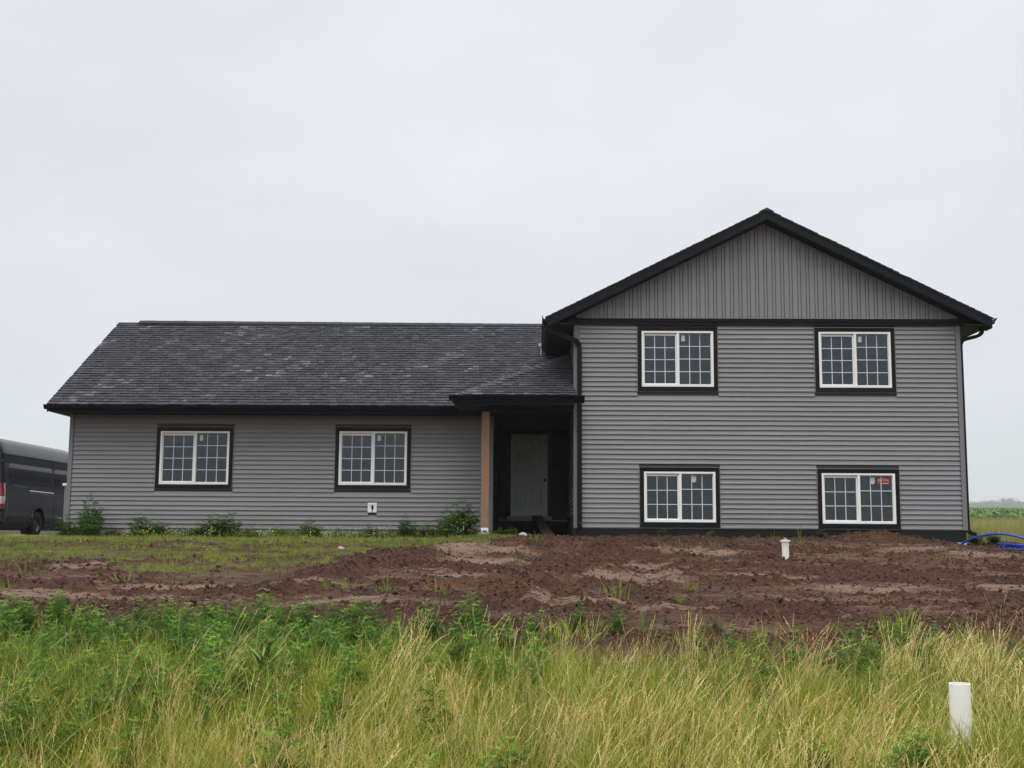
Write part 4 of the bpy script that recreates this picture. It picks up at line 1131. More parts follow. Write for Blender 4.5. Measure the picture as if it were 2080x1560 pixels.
for wc in (WC, WF):
    pth = [(wc + (RA + .055) * math.cos(a_), .38 + (RA + .055) * math.sin(a_)) for a_ in np.linspace(math.pi + .02, -.02, 17)]
    vstrip('wheel_arch', pth, .10, M_PAINT, .022, th=.03)
    mi = MB(); mi.box(-.9, .9, wc - RA + .01, wc + RA - .01, .8, .86); mi.build('wheel_housing', M_SEAM, van)
    for sgn in (1, -1):
        wx = sgn * .90; mw = MB(); ri = MB(); kk = 28
        prof = [(-.12, .20), (-.12, .33), (-.10, .365), (.10, .365), (.12, .33), (.12, .21), (.10, .205)]
        for (dx, rr_) in prof:
            for j in range(kk): mw.v.append((dx * sgn, rr_ * math.cos(2 * math.pi * j / kk), rr_ * math.sin(2 * math.pi * j / kk)))
        for i in range(len(prof) - 1):
            for j in range(kk): mw.f.append((i * kk + j, i * kk + (j + 1) % kk, (i + 1) * kk + (j + 1) % kk, (i + 1) * kk + j)); mw.m.append(0)
        tyre = mw.build('wheel', M_TYRE, van, smooth=40, loc=(wx, wc, .365))
        prof = [(.10, .215), (.085, .20), (.04, .19), (.03, .15), (.06, .10), (.075, .06), (.10, .055), (.10, .0)]
        for (dx, rr_) in prof:
            for j in range(kk): ri.v.append((dx * sgn, rr_ * math.cos(2 * math.pi * j / kk), rr_ * math.sin(2 * math.pi * j / kk)))
        for i in range(len(prof) - 1):
            for j in range(kk): ri.f.append((i * kk + j, i * kk + (j + 1) % kk, (i + 1) * kk + (j + 1) % kk, (i + 1) * kk + j)); ri.m.append(0)
        ri.build('rim', M_RIM, tyre, smooth=40)
# rear: doors, lamps, bumper
for sgn in (1, -1):
    mb = MB()
    mb.add([(sgn * .02, -.012, .62), (sgn * .90, -.006, .62), (sgn * .93, -.002, 1.4), (sgn * .88, .035, 2.1), (sgn * .80, .075, 2.55), (sgn * .02, .075, 2.58), (sgn * .02, -.002, 1.4),
            (sgn * .02, .05, .62), (sgn * .90, .05, .62), (sgn * .93, .06, 1.4), (sgn * .88, .1, 2.1), (sgn * .80, .13, 2.55), (sgn * .02, .13, 2.58), (sgn * .02, .05, 1.4)],
           [(0, 1, 2, 6), (6, 2, 3, 4, 5), (1, 8, 9, 2), (2, 9, 10, 3), (3, 10, 11, 4), (4, 11, 12, 5), (0, 7, 8, 1)])
    dd = mb.build('rear_door', M_PAINT, van)
    mg = MB(); mg.add([(sgn * .14, -.012, 1.45), (sgn * .80, -.010, 1.45), (sgn * .76, .025, 2.12), (sgn * .14, .028, 2.14)], [(0, 1, 2, 3)]); mg.build('rear_window', M_VGL, dd)
    mg = MB(); mg.box(sgn * .95 - .03, sgn * .95 + .03, -.02, .05, 2.02, 2.10); mg.build('hinge', M_PLAS, dd)
    for (z0_, z1_, mm, nm) in ((1.10, 1.46, M_TAILR, 'tail_lamp'), (.90, 1.10, M_TAILC, 'tail_lamp'), (.76, .90, M_TAILR, 'tail_lamp')):
        ml = MB(); zs_ = [z0_ + (z1_ - z0_) * i / 3 for i in range(4)]
        for z_ in zs_:
            xo = sidex(z_) * .99
            ml.v += [(sgn * (xo - .13), -.022, z_), (sgn * (xo - .02), -.020, z_), (sgn * (xo + .012), .02, z_), (sgn * (xo + .018), .12 + .06 * (z_ - .74), z_), (sgn * (xo - .02), .20, z_)]
        for i in range(3):
            for j in range(4): ml.f.append((i * 5 + j, i * 5 + j + 1, (i + 1) * 5 + j + 1, (i + 1) * 5 + j)); ml.m.append(0)
        ml.build(nm, mm, van, smooth=50)
mb = MB(); mb.box(-.96, .96, -.10, .06, .42, .60); mb.box(-1.0, -.90, -.08, .30, .42, .68); mb.box(.90, 1.02, -.08, .34, .42, .68); mb.build('rear_bumper', M_PLAS, van)
mb = MB(); mb.box(-.88, .88, .3, 6.9, .20, .36); mb.tube([(0, WC, .36), (0, WC + .01, .36)], .01, 5); mb.box(-.8, .8, WC - .06, WC + .06, .30, .42); mb.build('underbody', M_PLAS, van)

# lumber scrap by the van
lx, ly = G(30, 1094)
lx, ly = -13.55, 31.6
lb = MB(); lb.box(-.24, .28, -.05, .05, 0, .045); lb.box(-.24, .9, .06, .10, .0, .030)
o = lb.build('lumber_scrap', M_LUMB, loc=(lx, ly, float(base_h(lx, ly)) + .045)); o.rotation_euler = (0, 0, R(-6))
tag(o, 'short pale board lying on the gravel beside the van wheel', 'board')
def rock(name, x, y, s_, label):
    mb = MB(); n1_, n2_ = 7, 10
    for i in range(n1_ + 1):
        for j in range(n2_):
            a_, b2 = math.pi * i / n1_, 2 * math.pi * j / n2_; q = 1 + .3 * (random.random() - .5)
            mb.v.append((s_ * q * math.sin(a_) * math.cos(b2), s_ * .8 * q * math.sin(a_) * math.sin(b2), s_ * .6 * q * math.cos(a_)))
    for i in range(n1_):
        for j in range(n2_): mb.f.append((i * n2_ + j, (i + 1) * n2_ + j, (i + 1) * n2_ + (j + 1) % n2_, i * n2_ + (j + 1) % n2_)); mb.m.append(0)
    o = mb.build(name, M_ROCK, loc=(x, y, float(h(x, y)) + s_ * .35)); tag(o, label, 'rock')
x, y = G(692, 1118)
rock('rock', x, y, .07, 'pale stone lying in the lawn grass left of the porch')
x, y = G(1063, 1094)
rock('rock', x, y, .09, 'flat pale stone at the dirt edge before the porch opening')

# ------------------------------------------------------------------ vegetation pieces
def strip(mb, tipl, base, az, L_, w_, bend, lean=0., segs=4, face=None, m=0, tipv=0.):
    "one curved tapering blade"
    dx, dy = math.cos(az), math.sin(az); fa = az + math.pi / 2 if face is None else face
    wx, wy = math.cos(fa), math.sin(fa)
    x, y, z = base; a = lean; o = len(mb.v)
    for i in range(segs + 1):
        k = i / segs; ww = w_ * (1 - k ** 1.6) * .5 + .0003
        mb.v += [(x - wx * ww, y - wy * ww, z), (x + wx * ww, y + wy * ww, z)]; tipl += [tipv * k, tipv * k]
        st = L_ / segs
        x += dx * math.sin(a) * st; y += dy * math.sin(a) * st; z += math.cos(a) * st; a += bend / segs
    for i in range(segs): mb.f.append((o + 2 * i, o + 2 * i + 1, o + 2 * i + 3, o + 2 * i + 2)); mb.m.append(m)
M_GRASS = attr_mat('green_grass', (.030, .080, .007), (.40, .40, .05), .6, inst=True, trans=.18, tipcol=(.40, .37, .08), cm=(.165, .255, .020), spec=.3)
M_STEM = attr_mat('dry_grass_stem', (.40, .27, .075), (.95, .76, .36), .7, inst=True, trans=.25)
M_BROAD = attr_mat('broad_grass', (.05, .14, .022), (.22, .33, .07), .45, inst=True, trans=.3, spec=.4)
M_LAWN = attr_mat('lawn_grass', (.045, .11, .013), (.29, .38, .05), .7, inst=True, trans=.3, tipcol=(.34, .30, .10))
M_CLOD = attr_mat('soil_clod', (.030, .016, .011), (.17, .098, .068), .95, inst=True, noise=.35, nscale=30)
M_GRAV = attr_mat('gravel_stone', (.03, .03, .034), (.16, .16, .17), .9, inst=True)
M_CROP = attr_mat('crop_leaf', (.07, .135, .04), (.18, .265, .09), .7, inst=True, trans=.25)
M_MEAD = attr_mat('meadow_grass', (.17, .23, .05), (.50, .42, .18), .75, inst=True, trans=.3)
M_RAG = attr_mat('ragweed_leaf', (.022, .075, .011), (.125, .29, .033), .6, inst=False, trans=.35, tipcol=(.36, .58, .06), attr='tone', spec=.25)
M_BUSH = attr_mat('wall_weed_leaf', (.024, .068, .013), (.10, .205, .034), .65, inst=False, trans=.25, tipcol=(.18, .34, .06), attr='tone', spec=.2)
M_RSTEM = mat('ragweed_stem', (.09, .13, .04), .7, .2)
M_YEL = mat('yellow_petal', (.62, .55, .10), .6, .2)
M_WHT = mat('white_petal', (.75, .75, .68), .6, .2)
M_DEAD = mat('dead_stem', (.10, .065, .04), .85, .1)

def tuft(n, L0, L1, w_, bend, spread, matl, seed, tipv=.6, leanx=.0, lean0=.0, segs=4):
    r = random.Random(seed); mb = MB(); tl = []
    for i in range(n):
        az = r.uniform(0, 2 * math.pi); rad = spread * math.sqrt(r.random())
        b0 = (rad * math.cos(az + r.uniform(-1, 1)), rad * math.sin(az + r.uniform(-1, 1)), -.02)
        az2 = az if r.random() > leanx else r.gauss(0, .5)
        strip(mb, tl, b0, az2, r.uniform(L0, L1), w_ * r.uniform(.7, 1.3), r.uniform(.3, 1.0) * bend, r.uniform(lean0, lean0 + .35), segs, face=r.uniform(0, 6.28), tipv=tipv * r.random())
    return mb.mesh('grass_tuft', matl, attrs={'tip': tl})
def stems(n, L0, L1, seed, matl=M_STEM, lean0=.25, lean1=.75, spread=.06, hw=.009):
    "thin straw stems with loose seed heads, leaning with the wind"
    r = random.Random(seed); mb = MB(); tl = []
    for i in range(n):
        az = r.gauss(0, .9); L_ = r.uniform(L0, L1); a = r.uniform(lean0, lean1) * .4 * r.random(); bend = r.uniform(.05, .9)
        if r.random() < .07: a += r.uniform(.4, .9)
        x, y, z = r.uniform(-spread, spread), r.uniform(-spread, spread), -.02; o = len(mb.v); fa = r.uniform(0, 3.14); seg = 6
        P_ = []
        for k in range(seg + 1):
            ww = .0020 * (1 - .5 * k / seg)
            mb.v += [(x - ww * math.cos(fa), y - ww * math.sin(fa), z), (x + ww * math.cos(fa), y + ww * math.sin(fa), z)]; P_.append((x, y, z, a))
            st = L_ / seg; x += math.cos(az) * math.sin(a) * st; y += math.sin(az) * math.sin(a) * st; z += math.cos(a) * st; a += bend / seg
        for k in range(seg): mb.f.append((o + 2 * k, o + 2 * k + 1, o + 2 * k + 3, o + 2 * k + 2)); mb.m.append(0)
        hl_ = L_ * r.uniform(.16, .26)     # seed head: small spikelets along the last part
        q = int(hl_ / .010)
        for j in range(q):
            kk_ = 1 - hl_ / L_ * (1 - j / q); kf = kk_ * seg; k0 = min(int(kf), seg - 1); fr2 = kf - k0
            a0, a1 = P_[k0], P_[k0 + 1]; cx_ = [a0[t_] + (a1[t_] - a0[t_]) * fr2 for t_ in range(4)]
            s2 = hw * (math.sin(math.pi * (.12 + .8 * j / q))) * r.uniform(.5, 1.3); th = r.uniform(0, 6.28)
            dx_, dy_ = math.cos(th) * s2, math.sin(th) * s2; ux_, uz_ = math.cos(az) * math.sin(cx_[3]), math.cos(cx_[3])
            o = len(mb.v); hh_ = .011
            mb.v += [(cx_[0], cx_[1], cx_[2] - .001), (cx_[0] + dx_ * .8 + ux_ * hh_ * .4, cx_[1] + dy_ * .8, cx_[2] + uz_ * hh_ * .35), (cx_[0] + dx_ + ux_ * hh_, cx_[1] + dy_, cx_[2] + uz_ * hh_ * 1.3), (cx_[0] + ux_ * hh_ * .5, cx_[1], cx_[2] + uz_ * hh_ * .6)]
            mb.f.append((o, o + 1, o + 2, o + 3)); mb.m.append(0)
    return mb.mesh('straw_stems', matl)
def pts_in(x0, x1, y0, y1, dens, seed):
    r = np.random.default_rng(seed); n = int((x1 - x0) * (y1 - y0) * dens)
    return r.uniform(x0, x1, n), r.uniform(y0, y1, n), r
def wedge(x, y, mx_=.5): return np.abs(x) < (y * mx_ + 2.6)

def put(name, variants, x, y, r, s0, s1, tone, label, cat=None, tilt=.1, yaw=None, dz=0.):
    n = len(x); z = h(x, y) + dz
    rot = np.stack([r.normal(0, tilt, n), r.normal(0, tilt, n), r.uniform(0, 6.283, n) if yaw is None else r.normal(yaw[0], yaw[1], n)], 1)
    return scatter(name, variants, np.stack([x, y, z], 1), rot, r.uniform(s0, s1, n), np.clip(tone, 0, 1), r.integers(0, len(variants), n), label, cat)

# tall foreground grass (green under-layer)
V1 = [tuft(26, .22, .52, .0052, 1.5, .10, M_GRASS, 100 + i, leanx=.3) for i in range(9)]
x, y, r = pts_in(-9, 9, 4.2, 12.6, 70, 1001)
edge = veg_edge(x)
inr = sst(-.9, .9, fbm(x * 1.2, y * 1.2, 301) * 2.4 - 1.2 + (edge - .7 - y) * .9)
k = (r.random(len(x)) < inr) & wedge(x, y, .48) & (y < edge - .2)
k &= (np.hypot(x - 2.325, y - 6.85) > .10)
x, y = x[k], y[k]
x = np.r_[x, 2.30 + r.uniform(-.16, .16, 60)]; y = np.r_[y, 6.85 - r.uniform(.07, .34, 60)]
tone = .15 + .75 * fbm(x * .7, y * .7, 311) + r.normal(0, .24, len(x)) + .12 * sst(0, 5, x) + .12 * sst(-.5, -2.5, y - 10)
sc_band = 1 - .35 * ((x > -10) & (y > 9.5)) * 1.0
n = len(x); z = h(x, y)
rot = np.stack([r.normal(0, .2, n), r.normal(0.06, .22, n), r.uniform(0, 6.28, n)], 1)
scatter('tall_grass', V1, np.stack([x, y, z], 1), rot, r.uniform(.60, 1.10, n) * sc_band, np.clip(tone, 0, 1), r.integers(0, len(V1), n), 'tall green meadow grass filling the foreground', 'grass')
# straw stems
V2 = [stems(7, .40, .85, 200 + i, spread=.09) for i in range(10)]
x, y, r = pts_in(-9, 9, 4.0, 12.6, 54, 1002)
edge = veg_edge(x)
dn = fbm(x * .55, y * .55, 321, 3) * .9 + .30 * sst(-2.0, 3.5, x) + .40 * (1 - sst(7.2, 10.0, y)) - .08
k = (r.random(len(x)) < np.clip((dn - .31) * 2.2 * sst(.30, .62, fbm(x * 1.7, y * 1.7, 329)) + .04, .03, 1) * (1 - .88 * (1 - sst(-1.9, .2, x)) * sst(7.0, 8.2, y))) & wedge(x, y, .48) & (y < edge + .25 * sst(1.5, 3.5, x) + (fbm(x * 2, y * 2, 33) - .5))
k &= (np.hypot(x - 2.325, y - 6.85) > .10)
x, y = x[k], y[k]
n = len(x); z = h(x, y)
gl_ = fbm(x * .6, y * .6, 344) - .5
rot = np.stack([r.normal(0, .16, n), r.normal(.05, .18, n) + gl_ * .7, r.normal(.1, .8, n)], 1)
scatter('straw_grass', V2, np.stack([x, y, z], 1), rot, r.uniform(.42, .82, n) * (1 - .15 * sst(9.0, 11.0, y)), np.clip(.2 + .7 * fbm(x * .9, y * .9, 331) + r.normal(0, .25, n), 0, 1), r.integers(0, len(V2), n), 'dry straw-coloured seed stems leaning right across the foreground', 'grass')
# wide-bladed grass, mostly on the left
V3 = [tuft(7, .35, .70, .016, 2.0, .05, M_BROAD, 300 + i, tipv=0, segs=6) for i in range(5)]
x, y, r = pts_in(-8, 8, 5.0, 12.8, 9, 1003)
k = (r.random(len(x)) < .10 + .9 * (1 - sst(-2.6, -.4, x)) * sst(7.2, 8.6, y)) & wedge(x, y) & (y < veg_edge(x) - .2)
x, y = x[k], y[k]
put('broad_bladed_grass', V3, x, y, r, .55, 1.0, .5 + r.normal(0, .25, len(x)), 'wide arching grass blades among the weeds', 'grass', tilt=.1)

# lawn by the wing
V4b = [tuft(12, .10, .26, .016, 1.1, .09, M_LAWN, 440 + i, tipv=.2, segs=3) for i in range(6)]
V4 = [tuft(14, .05, .14, .006, 1.2, .07, M_LAWN, 400 + i, tipv=.8, segs=3) for i in range(5)]
x, y, r = pts_in(-14, 0, 17, 27.0, 100, 1004)
dn = .5 * fbm(x * 1.2, y * 1.6, 341, 4, .6) + .5 * fbm(x * 4, y * 4, 342, 3, .6)
near_wall = sst(24.5, 26.6, y)
k = (lawn_amt(x, y) > .5) & (r.random(len(x)) < np.clip((dn - .385 + .12 * near_wall + .05 * sst(21, 24, y)) * 6, .04, 1)) & (x > -y * .46) & ~((x < -10.2) & (y > 26.7))
x, y = x[k], y[k]
put('lawn_grass', V4, x, y, r, .35, 1.05, .22 + .95 * fbm(x * .8, y * 1.4, 351) + r.normal(0, .22, len(x)), 'patchy short grass and weeds in front of the wing', 'grass')
x, y, r = pts_in(-12, -1.0, 25.4, 26.95, 130, 1014)
k = (r.random(len(x)) < sst(.42, .6, fbm(x * 1.6, y * .5, 361)) + .25) & ~((x > -2) & (y < 25.9))
x, y = x[k], y[k]
nz = sst(.35, .7, fbm(x * 1.8, y * .4, 363))
put('wall_foot_grass', V4, x, y, r, .35, 1.15, .05 + .35 * nz + r.normal(0, .22, len(x)), 'longer rough grass at the foot of the wing wall', 'grass')
# sparse sprouts on dirt
x, y, r = pts_in(-9, 10, 11.5, 25.0, 2.2, 1005)
k = (r.random(len(x)) < .10 + .9 * (1 - sst(.1, 1.5, y - veg_edge(x)))) & (lawn_amt(x, y) < .5) & wedge(x, y, .46) & (y > veg_edge(x) - .6)
x, y = x[k], y[k]
put('dirt_sprouts', V4, x, y, r, 1.0, 2.4, .45 + r.normal(0, .2, len(x)), 'scattered green sprouts along the lower edge of the bare dirt', 'grass')

x, y, r = pts_in(-6, 7, 10.0, 15.5, 9, 1035)
d_ = y - veg_edge(x)
k = (d_ > -.9) & (r.random(len(x)) < (1 - sst(.0, 2.6, d_)) * sst(.40, .62, fbm(x * 1.1, y * .8, 367)) + .02) & wedge(x, y, .46)
x, y = x[k], y[k]
put('edge_sprouts', V4b, x, y, r, .5, 1.3, r.normal(.5, .25, len(x)), 'leafy green sprouts creeping from the grass onto the bare dirt', 'weeds')
# flowers: tiny petals on stalks
def flower(seed, matl):
    r = random.Random(seed); mb = MB(); tl = []
    for i in range(7):
        x_, y_, H_ = r.uniform(-.10, .10), r.uniform(-.10, .10), r.uniform(.10, .32)
        mb.add([(x_ * .3 - .001, y_ * .3, 0), (x_ * .3 + .001, y_ * .3, 0), (x_ + .001, y_, H_), (x_ - .001, y_, H_)], [(0, 1, 2, 3)], 1)
        for a_ in range(4):
            th = a_ * 1.57 + r.random(); s_ = r.uniform(.007, .013)
            mb.add([(x_, y_, H_), (x_ + s_ * math.cos(th), y_ + s_ * math.sin(th), H_ + .004), (x_ + s_ * 1.2 * math.cos(th + .6), y_ + s_ * 1.2 * math.sin(th + .6), H_ + .009), (x_, y_, H_ + .006)], [(0, 1, 2, 3)], 0)
            mb.add([(x_, y_ - s_, H_ - .004), (x_ + s_, y_, H_), (x_, y_, H_ + s_), (x_ - s_, y_, H_)], [(0, 1, 2, 3)], 0)
    return mb.mesh('flower', [matl, M_RSTEM])
x, y, r = pts_in(-10.3, -1.0, 26.1, 26.95, 120, 1024)
k = (r.random(len(x)) < .25 + .75 * sst(.38, .6, fbm(x * 2.1, y * .4, 365))) & ~((x > -2) & (y < 25.9))
x, y = x[k], y[k]
put('wall_foot_weeds', V4b, x, y, r, .4, 1.6, r.normal(.12, .15, len(x)), 'ragged fringe of low dark weeds along the wing foundation', 'weeds')
x, y, r = pts_in(-13, -0.5, 18, 26.2, 5, 1025)
k = (lawn_amt(x, y) > .5) & (x > -y * .46)
x, y = x[k], y[k]
put('lawn_weeds', V4b, x, y, r, .25, .7, r.normal(.45, .25, len(x)), 'broad-leaved weeds dotted through the thin lawn', 'weeds')
V5 = [flower(i, M_YEL) for i in range(4)] + [flower(9, M_WHT)]
x, y, r = pts_in(-10.4, -1.0, 25.2, 26.85, 26, 1006)
k = r.random(len(x)) < sst(.38, .58, fbm(x * 1.1, y * 1.1, 371)) * .5 + .04
x, y = x[k], y[k]
x2, y2, r2 = pts_in(-9, -3, 19, 25.2, 1.0, 1007); k = (lawn_amt(x2, y2) > .5) & (r2.random(len(x2)) < .5); x = np.r_[x, x2[k]]; y = np.r_[y, y2[k]]
put('yellow_wildflowers', V5, x, y, r, .5, 1.15, np.zeros(len(x)), 'small yellow and white wildflowers along the wing wall', 'flowers')

# ------------------------------------------------------------------ clods, gravel
def lump(seed, s_=1.0):
    r = random.Random(seed); mb = MB(); n1_, n2_ = 4, 6
    for i in range(n1_ + 1):
        for j in range(n2_):
            a_, b2 = math.pi * i / n1_, 2 * math.pi * (j + .5 * (i % 2)) / n2_; q = s_ * (1 + .55 * (r.random() - .5))
            mb.v.append((q * math.sin(a_) * math.cos(b2) * 1.2, q * math.sin(a_) * math.sin(b2), .62 * q * math.cos(a_)))
    for i in range(n1_):
        for j in range(n2_): mb.f.append((i * n2_ + j, (i + 1) * n2_ + j, (i + 1) * n2_ + (j + 1) % n2_, i * n2_ + (j + 1) % n2_)); mb.m.append(0)
    return mb
V6 = [lump(i).mesh('clod', M_CLOD) for i in range(8)]
x, y, r = pts_in(-9.5, 11.5, 11.2, 28.4, 620, 1008)
rg = rough(x, y)
k = ((lawn_amt(x, y) < .5) | (r.random(len(x)) < .25)) & (r.random(len(x)) < .08 + .92 * rg ** 1.2 * sst(.3, .6, fbm(x * 2.2, y * 2.2, 381))) & wedge(x, y, .46) & (y > veg_edge(x) - .4) & ~((y > YR - .05) & (x > XR0 - .2) & (x < XR1 + .02)) & ~((x < -.9) & (y > 27.0))
x, y = x[k], y[k]; n = len(x)
sz = .004 + .015 * r.random(n) ** 2 + .022 * r.random(n) ** 12
rot = np.stack([r.uniform(0, 6.28, n), r.uniform(0, 6.28, n), r.uniform(0, 6.28, n)], 1)
scatter('dirt_clods', V6, np.stack([x, y, h(x, y) + sz * .2], 1), rot, sz, np.clip(.15 + .55 * r.random(n) ** 1.5 + .5 * (r.random(n) > .95), 0, 1), r.integers(0, 8, n), 'loose dark brown clods strewn over the turned dirt', 'soil')
V7 = [lump(40 + i).mesh('stone', M_GRAV) for i in range(5)]
x, y, r = pts_in(-17, -10.3, 26.6, 33.0, 260, 1009)
k = (x > -y * .47) & ~((x > XW0 - .25) & (y > 26.8)) & (r.random(len(x)) < sst(26.4, 27.6, y))
x, y = x[k], y[k]; n = len(x); rot = np.stack([r.uniform(0, 6.28, n)] * 3, 1)
scatter('gravel', V7, np.stack([x, y, h(x, y)], 1), rot, r.uniform(.015, .04, n), r.random(n), r.integers(0, 5, n), 'dark grey crushed gravel around the van', 'gravel')

# ------------------------------------------------------------------ ragweed plants: countable, each its own object
def leaf_feather(mb, tl, tn, base, az, pitch, L_, tipv, tv, r):
    "twice-cut leaf: narrow lobes along a midrib"
    dx, dy = math.cos(az), math.sin(az); n_ = 7; lift = r.uniform(.3, 1.1)
    for i in range(n_ + 1):
        k = i / n_; drop = -pitch * L_ * k * k * .6
        cx_, cy_, cz_ = base[0] + dx * L_ * k, base[1] + dy * L_ * k, base[2] + L_ * lift * k + drop
        ll = L_ * (.50 * math.sin(math.pi * (.18 + .70 * k)) + .05)
        for sg in ((-1, 1) if i < n_ else (0,)):
            th = az + sg * R(r.uniform(38, 62))
            for sub in range(2 if sg else 1):
                t2 = th + sg * sub * R(28); l2 = ll * (1 - .35 * sub); w2 = l2 * .115
                ex, ey, ez = cx_ + l2 * math.cos(t2), cy_ + l2 * math.sin(t2), cz_ + r.uniform(-.45, .35) * l2
                wx, wy = -math.sin(t2) * w2, math.cos(t2) * w2
                mx_, my_, mz_ = cx_ * .45 + ex * .55, cy_ * .45 + ey * .55, cz_ * .45 + ez * .55 + .004
                mb.add([(cx_, cy_, cz_), (mx_ + wx, my_ + wy, mz_), (ex, ey, ez), (mx_ - wx, my_ - wy, mz_)], [(0, 1, 2, 3)], 0)
                tl += [tipv] * 4; tn += [tv] * 4
def ragweed(H_, spread, seed, bushy=False):
    r = random.Random(seed); ml = MB(); tl = []; tn = []; ms_ = MB()
    shoots = [(0, 0, H_, 0, 0)]
    for i in range(9 if bushy else 3):
        a_ = r.uniform(0, 6.28); shoots.append((.02 * math.cos(a_), .02 * math.sin(a_), H_ * r.uniform(.5, .85), a_, r.uniform(.25, .6) if bushy else r.uniform(.15, .35)))
    for (bx_, by_, hh_, a_, ln) in shoots:
        pth = []
        nn2 = 6
        for k in range(nn2 + 1):
            q = k / nn2; pth.append((bx_ + math.cos(a_) * math.sin(ln) * hh_ * q, by_ + math.sin(a_) * math.sin(ln) * hh_ * q, -.03 + hh_ * math.cos(ln * .7) * q))
        ms_.tube(pth, [.0045 * (1 - .7 * k / nn2) for k in range(nn2 + 1)], 4)
        nodes = int(hh_ / .055)
        for k in range(1, nodes + 1):
            q = k / nodes; p_ = [pth[0][t_] + (pth[-1][t_] - pth[0][t_]) * q for t_ in range(3)]
            Lf = spread * (.55 + .6 * math.sin(math.pi * min(1, .15 + q * .85))) * (1 if q < .85 else .7)
            ph = k * 1.57 + r.uniform(-.4, .4)
            for s2 in range(3 if q > .8 else 2):
                tv = r.uniform(0, .7) + .3 * q; tip_ = max(0, (q - .80) / .20) * r.uniform(.3, 1.0)
                leaf_feather(ml, tl, tn, p_, ph + s2 * (math.pi if q <= .8 else 2.09), r.uniform(.2, .9), Lf * r.uniform(.8, 1.15), tip_, tv, r)
    return ms_.mesh('stem', M_RSTEM), ml.mesh('leaves', M_BUSH if bushy else M_RAG, attrs={'tip': tl, 'tone': tn})
RAGS = [ragweed(.62, .13, 700 + i) for i in range(6)]
BUSH = [ragweed(.50, .15, 720 + i, True) for i in range(5)]
def plant(x, y, pr, s_, label, group=None, cat='weed', sz=None, name='ragweed'):
    o = empty(name, (x, y, float(h(x, y)) - .01)); o.rotation_euler = (random.gauss(0, .06), random.gauss(.05, .06), random.uniform(0, 6.28))
    o.scale = (s_, s_, s_ * (sz or 1)); tag(o, label, cat, group)
    link('stem', pr[0], o); link('leaves', pr[1], o)
    return o
rr = random.Random(55); cnt = 0; placed = []
def try_band(xa, xb, d0, d1, n_, label, group, smin, smax, mind=.20):
    c = 0; g = 0
    while c < n_ and g < n_ * 60:
        g += 1; x = rr.uniform(xa, xb); y = float(veg_edge(x)) - rr.uniform(d0, d1)
        if abs(x) > y * .47 + .3: continue
        if any(math.hypot(x - p[0], y - p[1]) < mind for p in placed): continue
        placed.append((x, y)); plant(x, y, rr.choice(RAGS), rr.uniform(smin, smax), label, group); c += 1
try_band(-6.2, .1, -.35, 2.3, 150,  'feathery green ragweed in the dense weed band below the dirt, left half', 'ragweed in the left weed band', .40, .80, .15)
try_band(-5.5, -1.2, 2.3, 4.3, 48, 'feathery ragweed mixed with wide grass blades in the left foreground', 'ragweed among wide grass blades', .5, .8, .26)
try_band(.6, 3.6, .0, 1.5, 26, 'feathery green ragweed among grass at the dirt edge, centre right', 'ragweed in the centre right clump', .38, .7, .18)
try_band(-5, 5, 3.4, 5.6, 14, 'low feathery ragweed half sunk in the tall foreground grass', 'ragweed sunk in the tall grass', .6, .85, .5)
LONE = [((1250, 1296), .50, 'small round ragweed standing alone on the dirt, centre'), ((1172, 1290), .52, 'thin upright ragweed on the dirt left of the small round one'),
        ((965, 1300), .72, 'ragweed poking highest above the weed band, left of centre'), ((540, 1290), .70, 'ragweed rising against the dirt above the left weed band'),
        ((118, 1290), .66, 'pale-topped ragweed rising against the dirt near the left edge')]
for (p, s_, lb_) in LONE:
    x, y = G(*p); plant(x, y, RAGS[LONE.index((p, s_, lb_)) % 6], s_, lb_)
WB = [(-9.83, 26.55, .95, 1.55, 'tallest weed against the wing wall, near the van end'), (-10.15, 26.35, .75, 1.2, 'bushy weed at the van-end corner of the wing wall'), (-9.6, 26.2, .75, 1.0, 'low bushy weed just right of the tallest wall weed'),
      (-8.62, 26.45, .85, 1.15, 'dark bushy weed below the left edge of the first wing window'), (-8.15, 26.4, .7, .95, 'low weed below the middle of the first wing window'),
      (-6.98, 26.45, .85, 1.1, 'dark bushy weed below the right edge of the first wing window'), (-6.7, 26.55, .75, 1.3, 'upright weed between the two wing windows, left one'),
      (-4.9, 26.4, .7, 1.0, 'low weed between the two wing windows, right one'), (-2.80, 26.4, .7, 1.2, 'weed below the right edge of the second wing window'),
      (-1.95, 26.15, .85, 1.2, 'bushy weed left of the tall clump by the porch post'), (-1.55, 25.95, 1.0, 1.25, 'tall dark weed clump just left of the porch post'), (-1.72, 25.7, .8, .9, 'low spreading weed in front of the clump by the porch post'),
      (-.72, 25.3, .5, .6, 'small weed at the foot of the porch post, right side'), (-.5, 25.25, .42, .6, 'small weed before the dark porch opening'),
      (2.62, 25.12, .42, .8, 'small weed under the left ground level window'), (3.62, 25.12, .30, .9, 'tiny weed at the right edge of the left ground level window'),
      (5.85, 25.12, .36, .9, 'small weed at the left edge of the right ground level window'), (8.15, 24.9, .3, .7, 'tiny weed by the pale green foam board'),
      (9.55, 26.8, .6, .9, 'dark weed on the dirt mound behind the blue pipe arc'), (10.05, 27.0, .5, .8, 'weed at the right frame edge behind the blue pipe coil')]
